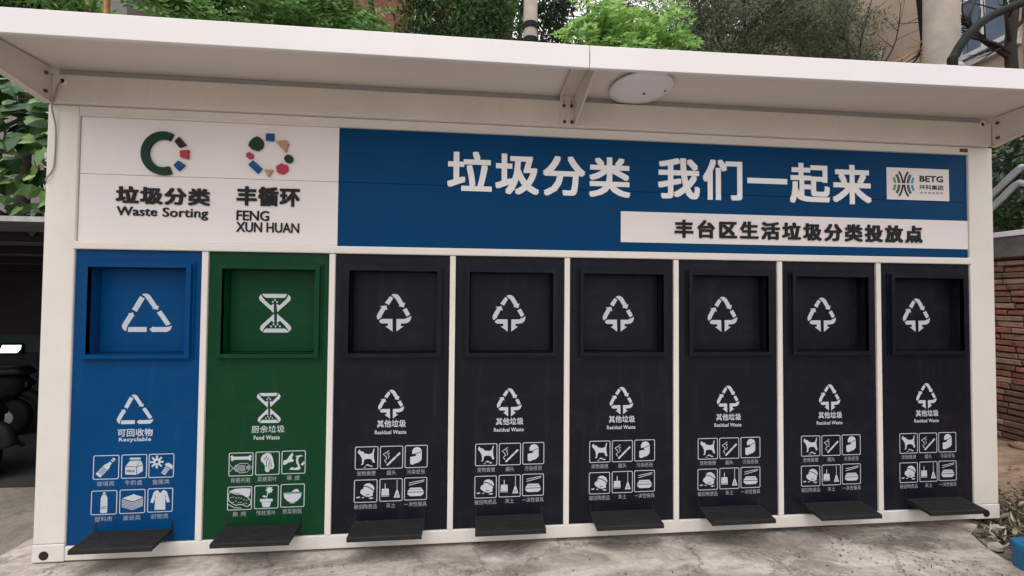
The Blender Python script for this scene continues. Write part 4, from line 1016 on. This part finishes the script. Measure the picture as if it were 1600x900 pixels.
# ------------------------------------------------------------------ houses behind
def house(name, label, x0, x1, y0, y1, h, mt, wins, roofm, face='y', eave=0.35):
    t = thing(name, label, 'house', ((x0+x1)/2,(y0+y1)/2,-0.06)); ox, oy = t.location.x, t.location.y
    m = MB(); m.box(x0-ox, x1-ox, y0-oy, y1-oy, 0, h); m.build('wall', mt, t)
    m = MB(); m.box(x0-ox-eave, x1-ox+eave, y0-oy-eave, y1-oy+eave, h+0.002, h+0.22); m.build('roof', roofm, t)
    for a, b, z0, z1 in wins:
        m = MB(); g_ = MB(); s_ = MB()
        w = 0.06
        if face == 'y':
            Y = y0-oy; A, B = a-ox, b-ox
            for q in ((A,A+w,z0,z1),(B-w,B,z0,z1),((A+B)/2-w/2,(A+B)/2+w/2,z0+w,z1-w)): m.box(q[0],q[1],Y-0.03,Y+0.02,q[2],q[3])
            for q in ((z0,z0+w),(z1-w,z1)): m.box(A+w,B-w,Y-0.03,Y+0.02,q[0],q[1])
            g_.box(A+w,B-w,Y-0.012,Y-0.004,z0+w,z1-w); s_.box(A-.08,B+.08,Y-0.14,Y-0.001,z0-.09,z0-.003)
        else:
            X = x0-ox; A, B = a-oy, b-oy
            for q in ((A,A+w,z0,z1),(B-w,B,z0,z1),((A+B)/2-w/2,(A+B)/2+w/2,z0+w,z1-w)): m.box(X-0.03,X+0.02,q[0],q[1],q[2],q[3])
            for q in ((z0,z0+w),(z1-w,z1)): m.box(X-0.03,X+0.02,A+w,B-w,q[0],q[1])
            g_.box(X-0.012,X-0.004,A+w,B-w,z0+w,z1-w); s_.box(X-0.16,X-0.001,A-.1,B+.1,z0-.09,z0-.003)
        f = m.build('window', M['frame_w'], t); g_.build('pane', M['glass'], f); s_.build('sill', M['rim'], f)
    return t
house('brick_house', 'red brick house far behind the left half of the canopy', -4.2,3.2,9.0,14.0,13.0, M['brick_far'], [(0.35,0.95,9.0,10.2),(-3.0,-2.0,8.9,10.2),(-3.0,-2.0,5.0,6.3),(0.0,1.0,5.0,6.3),(-1.4,-.4,1.2,2.6)], M['wood'])
gh = house('grey_house', 'grey rendered house with downpipes behind the top left corner', -9.5,-4.75,6.0,10.0,8.0, M['greywall'], [(-8.8,-7.6,5.4,6.7),(-8.8,-7.6,2.0,3.3)], M['wood'], eave=0.4)
for x in (-6.02,-5.45):
    m = MB(); m.tube([(x-gh.location.x,5.94-gh.location.y,0.05),(x-gh.location.x,5.94-gh.location.y,7.95)], 0.045, 10); m.build('downpipe', M['rim'], gh, smooth=True)
bh = house('beige_house', 'beige rendered house with white framed windows behind the right end of the canopy', 12.0,18.0,1.2,14.0,11.0, M['beige'], [(3.95,4.75,6.42,7.6),(6.3,7.5,6.42,7.6),(9.0,10.2,6.42,7.6),(1.8,2.8,6.42,7.6),(6.3,7.5,3.0,4.2),(3.95,4.75,3.0,4.2)], M['greywall'], face='x')
m = MB(); m.box(11.985-bh.location.x, 11.999-bh.location.x, 3.05-bh.location.y, 3.80-bh.location.y, 0.05, 10.9); m.build('brick_pier', M['brick_side'], bh)
m = MB(); m.box(11.90-bh.location.x, 11.998-bh.location.x, 3.82-bh.location.y, 13.9-bh.location.y, 6.18, 6.30); m.build('ledge', M['rim'], bh)
m = MB()
for z in (5.55,5.35,5.15): m.tube([(11.93-bh.location.x, 3.9-bh.location.y, z),(11.93-bh.location.x, 9-bh.location.y, z)], 0.02, 6)
m.build('wall_pipe', M['black_pipe'], bh)
m = MB()
NX_, NZ_ = 10, 8
for j in range(NZ_+1):
    for i in range(NX_+1):
        u, v = i/NX_, j/NZ_
        m.v.append((-1.15+0.75*u+0.1*v, 6.6+0.06*math.sin(u*9)+0.05*math.sin(v*7), 7.62-0.75*v-0.16*math.sin(u*math.pi)+0.05*math.sin(u*11+v*5)))
for j in range(NZ_):
    for i in range(NX_): m.f.append([j*(NX_+1)+i, j*(NX_+1)+i+1, (j+1)*(NX_+1)+i+1, (j+1)*(NX_+1)+i]); m.m.append(0)
tp = m.build('tarpaulin', M['tarp'], smooth=True); sm = tp.modifiers.new('thick','SOLIDIFY'); sm.thickness = 0.01
tag(tp, 'crumpled blue tarpaulin hanging between the trees before the brick house', 'tarpaulin')

# ------------------------------------------------------------------ left side: shed, vine, scooter
sx0, sx1, sy0, sy1 = -7.0, -0.70, 0.80, 3.4
shed = thing('open_shed', 'dark open fronted shed with a grey sheet roof left of the kiosk', 'shed', ((sx0+sx1)/2,(sy0+sy1)/2,-0.055))
ox, oy, oz = shed.location
m = MB(); m.prism_x([(sy0-oy,1.985-oz),(sy1-oy,1.74-oz),(sy1-oy,1.77-oz),(sy0-oy,2.015-oz)], sx0-ox, sx1-ox); rf = m.build('roof', M['shed_roof'], shed)
m = MB(); m.box(sx0-ox, sx1-ox, sy0-0.03-oy, sy0-0.002-oy, 1.980-oz, 2.018-oz); m.build('roof_edge', M['galv'], rf)
for k in range(5):
    y = sy0+0.35+k*0.55; z = 1.983-(y-sy0)*0.0942
    m = MB(); m.box(sx0-ox+.02, sx1-ox-.02, y-oy-.03, y-oy+.03, z-oz-.07, z-oz-.005); m.build('purlin', M['rubber'], rf)
m = MB(); m.box(sx0-ox, sx1-ox, sy1-oy-.1, sy1-oy, 0, 1.735-oz); m.build('back_wall', M['shed_wall'], shed)
m = MB(); m.box(sx1-ox-.06, sx1-ox, sy0-oy+.05, sy1-oy-.102, 0, 1.738-oz); m.build('side_wall', M['shed_wall'], shed)
m = MB(); m.box(sx0-ox, sx0-ox+.06, sy0-oy+.05, sy1-oy-.102, 0, 1.738-oz); m.build('side_wall', M['shed_wall'], shed)
m = MB(); m.box(sx0-ox+.07, sx1-ox-.07, sy0-oy+.25, sy1-oy-.13, 0.006, 0.012); m.build('floor_shade_sheet', M['shed_wall'], shed)  # near-black sheet added over the ground, stands in for shade inside the shed
m = MB(); m.box(-6.4-ox, -1.6-ox, sy1-oy-.125, sy1-oy-.102, 0.75, 0.98); m.build('green_board', M['shed_green'], shed)
for x in (-4.9, -6.4):
    m = MB(); m.box(x-ox-.04, x-ox+.04, sy0-oy+.03, sy0-oy+.11, 0, 1.97-oz); m.build('post', M['rubber'], shed)
t = thing('wall_lamp', 'small glowing white lamp low inside the dark shed', 'lamp', (-3.72,3.26,0.745))
m = MB(); loft(m, [[(x,-0.01,z) for x,z in rrect(-.135,-.07,.135,.07,.03)], [(x,0.012,z) for x,z in rrect(-.14,-.075,.14,.075,.03)]]); m.build('housing', M['rubber'], t)
m = MB(); m.poly([(-.125,-.05),(.08,-.05),(.12,.0),(.125,.045),(-.09,.045)], -0.014, 0.003); m.build('diffuser', M['lamp_glow'], t)

# climbing vine on the shed roof
r = random.Random(61)
vine = thing('climbing_vine', 'large leaved green vine smothering the shed roof behind the left post', 'vine', (-2.6,2.2,1.95))
off = Vector(vine.location); m = MB()
def biglea(mb, c, n, d, s, m=0):
    n.normalize(); d = (d - n*d.dot(n)).normalized(); sd = n.cross(d)
    out = [(0,0),(.28,.10),(.46,.02),(.50,.30),(.36,.48),(.30,.70),(0,1.0)]
    mid = [c, c+d*s*.5+n*s*.07, c+d*s]
    for q in (1,-1):
        pts = [c + sd*(a*s*q) + d*(b*s) - n*(abs(a)*s*.28) for a,b in out]
        pts[0] = mid[0]; pts[-1] = mid[2]
        b0 = len(mb.v); mb.v += [tuple(p_) for p_ in pts] + [tuple(mid[1])]
        k = len(pts)
        for i in range(k-1): mb.f.append([b0+i, b0+i+1, b0+k]); mb.m.append(m)
    # the two halves share the midrib so each leaf stays one island
for k in range(1500):
    x = r.uniform(-3.6,-0.8); zt = r.uniform(0,1); z = 2.04 + 1.85*zt
    depth = r.random()
    y = 1.15 + 0.35*depth + 0.5*max(0,(zt-0.4)) + 0.12*math.sin(x*3+z*2)
    c = Vector((x,y,z)) - off
    nrm = Vector((r.uniform(-.7,.7), -0.75, r.uniform(0.1,1.1)))
    biglea(m, c, nrm, Vector((r.uniform(-.7,.7), -.25, -1)), r.uniform(.08,.20))
m.build('leaves', M['leaf_vine'], vine)
m = MB()
for k in range(14):
    x = r.uniform(-3.9,-1.1); pts = [Vector((x,1.9,1.92))-off]
    for j in range(5): pts.append(pts[-1] + Vector((r.uniform(-.2,.2), r.uniform(-.02,.10), .38)))
    m.tube(smoothpts(pts,3), 0.010, 5)
m.build('stem', M['bark'], vine)
shrub('tall dark shrub behind the shed backing the vine', (-3.6,5.6,2.4), (2.2,0.7,2.2), 'leaf_dark', 130, 60, 0.18, 0.08, 43)

# electric scooter in front of the shed
t = thing('electric_scooter', 'black electric scooter parked before the shed at the left edge', 'scooter', (-2.16,1.16,-0.055))
def wheel(x):
    w = MB(); w.lathe((x,-0.045,0.21), [(0.15,0.0),(0.19,0.004),(0.21,0.025),(0.21,0.065),(0.19,0.086),(0.15,0.09)], 28, 0, 'y'); wo = w.build('wheel', M['rubber'], t, smooth=True)
    w = MB(); w.lathe((x,-0.04,0.21), [(0.02,-0.01),(0.148,0.0),(0.148,0.08),(0.02,0.09)], 20, 0, 'y'); w.build('rim', M['galv'], wo)
wheel(0.38); wheel(-0.72)
m = MB()
def lp(x, w, z0, z1, r=.06): return [(x,a,b) for a,b in rrect(-w/2,z0,w/2,z1,r,4)]
loft(m, [lp(.56,.10,.52,.60,.03), lp(.50,.22,.42,.64), lp(.30,.27,.36,.66), lp(.05,.26,.30,.64), lp(-.08,.24,.24,.56)]); m.build('body', M['rubber'], t, smooth=True)
m = MB(); loft(m, [lp(.57,.14,.655,.69,.015), lp(.50,.24,.66,.735,.03), lp(.25,.27,.665,.73,.03), lp(-.10,.20,.665,.72,.02)]); m.build('seat', M['black'], t, smooth=True)
m = MB(); m.box(-.52,-.04,-.14,.14,.22,.27); m.build('footboard', M['rubber'], t, bevel=0.01)
m = MB(); loft(m, [[(x,a,z) for a,x in rrect(-.17,-.56,.17,-.48,.03,4)] for z in (.26,)] + [[(x-.10*(z-.26),a,z) for a,x in rrect(-.20,-.58,.20,-.50,.03,4)] for z in (.6,)] + [[(x-.10*(z-.26),a,z) for a,x in rrect(-.10,-.56,.10,-.50,.02,4)] for z in (.92,)]); m.build('leg_shield', M['rubber'], t, smooth=True)
m = MB(); m.tube([(-.72,0,.21),(-.62,0,.60),(-.58,0,1.0)], 0.03, 10); m.tube([(-.58,-.32,1.02),(-.60,-.15,1.0),(-.60,.15,1.0),(-.58,.32,1.02)], 0.014, 8); m.build('handlebar', M['black_pipe'], t, smooth=True)
m = MB(); m.lathe((-.66,0,.9), [(0.02,-.05),(0.075,-.04),(0.08,0.02),(0.04,.05)], 16, 0, 'x'); m.build('headlight', M['galv'], t, smooth=True)
m = MB(); m.box(.555,.575,-.06,.06,.53,.58); m.build('tail_light', mat('tail_light_red', (0.012,0.004,0.004), 0.4), t)
m = MB(); m.tube([(.52,.06,.42),(.58,.08,.34),(.64,.12,.24)], 0.014, 6); m.tube([(.30,.10,.30),(.36,.16,.10),(.40,.20,.0)], 0.012, 6); m.build('mudguard_stay', M['black_pipe'], t)
m = MB(); m.tube(smoothpts([(.66,0,.28),(.62,0,.40),(.5,0,.46),(.36,0,.46),(.2,0,.40)],4), 0.05, 8); m.build('mudguard', M['rubber'], t, smooth=True)

bpy.context.view_layer.update()
t2 = copy_tree(t); t2.location = (-3.05, 2.15, -0.055); t2.rotation_euler.z = 0.25
t2['label'] = 'black electric scooter farther inside the dark shed near the back wall'
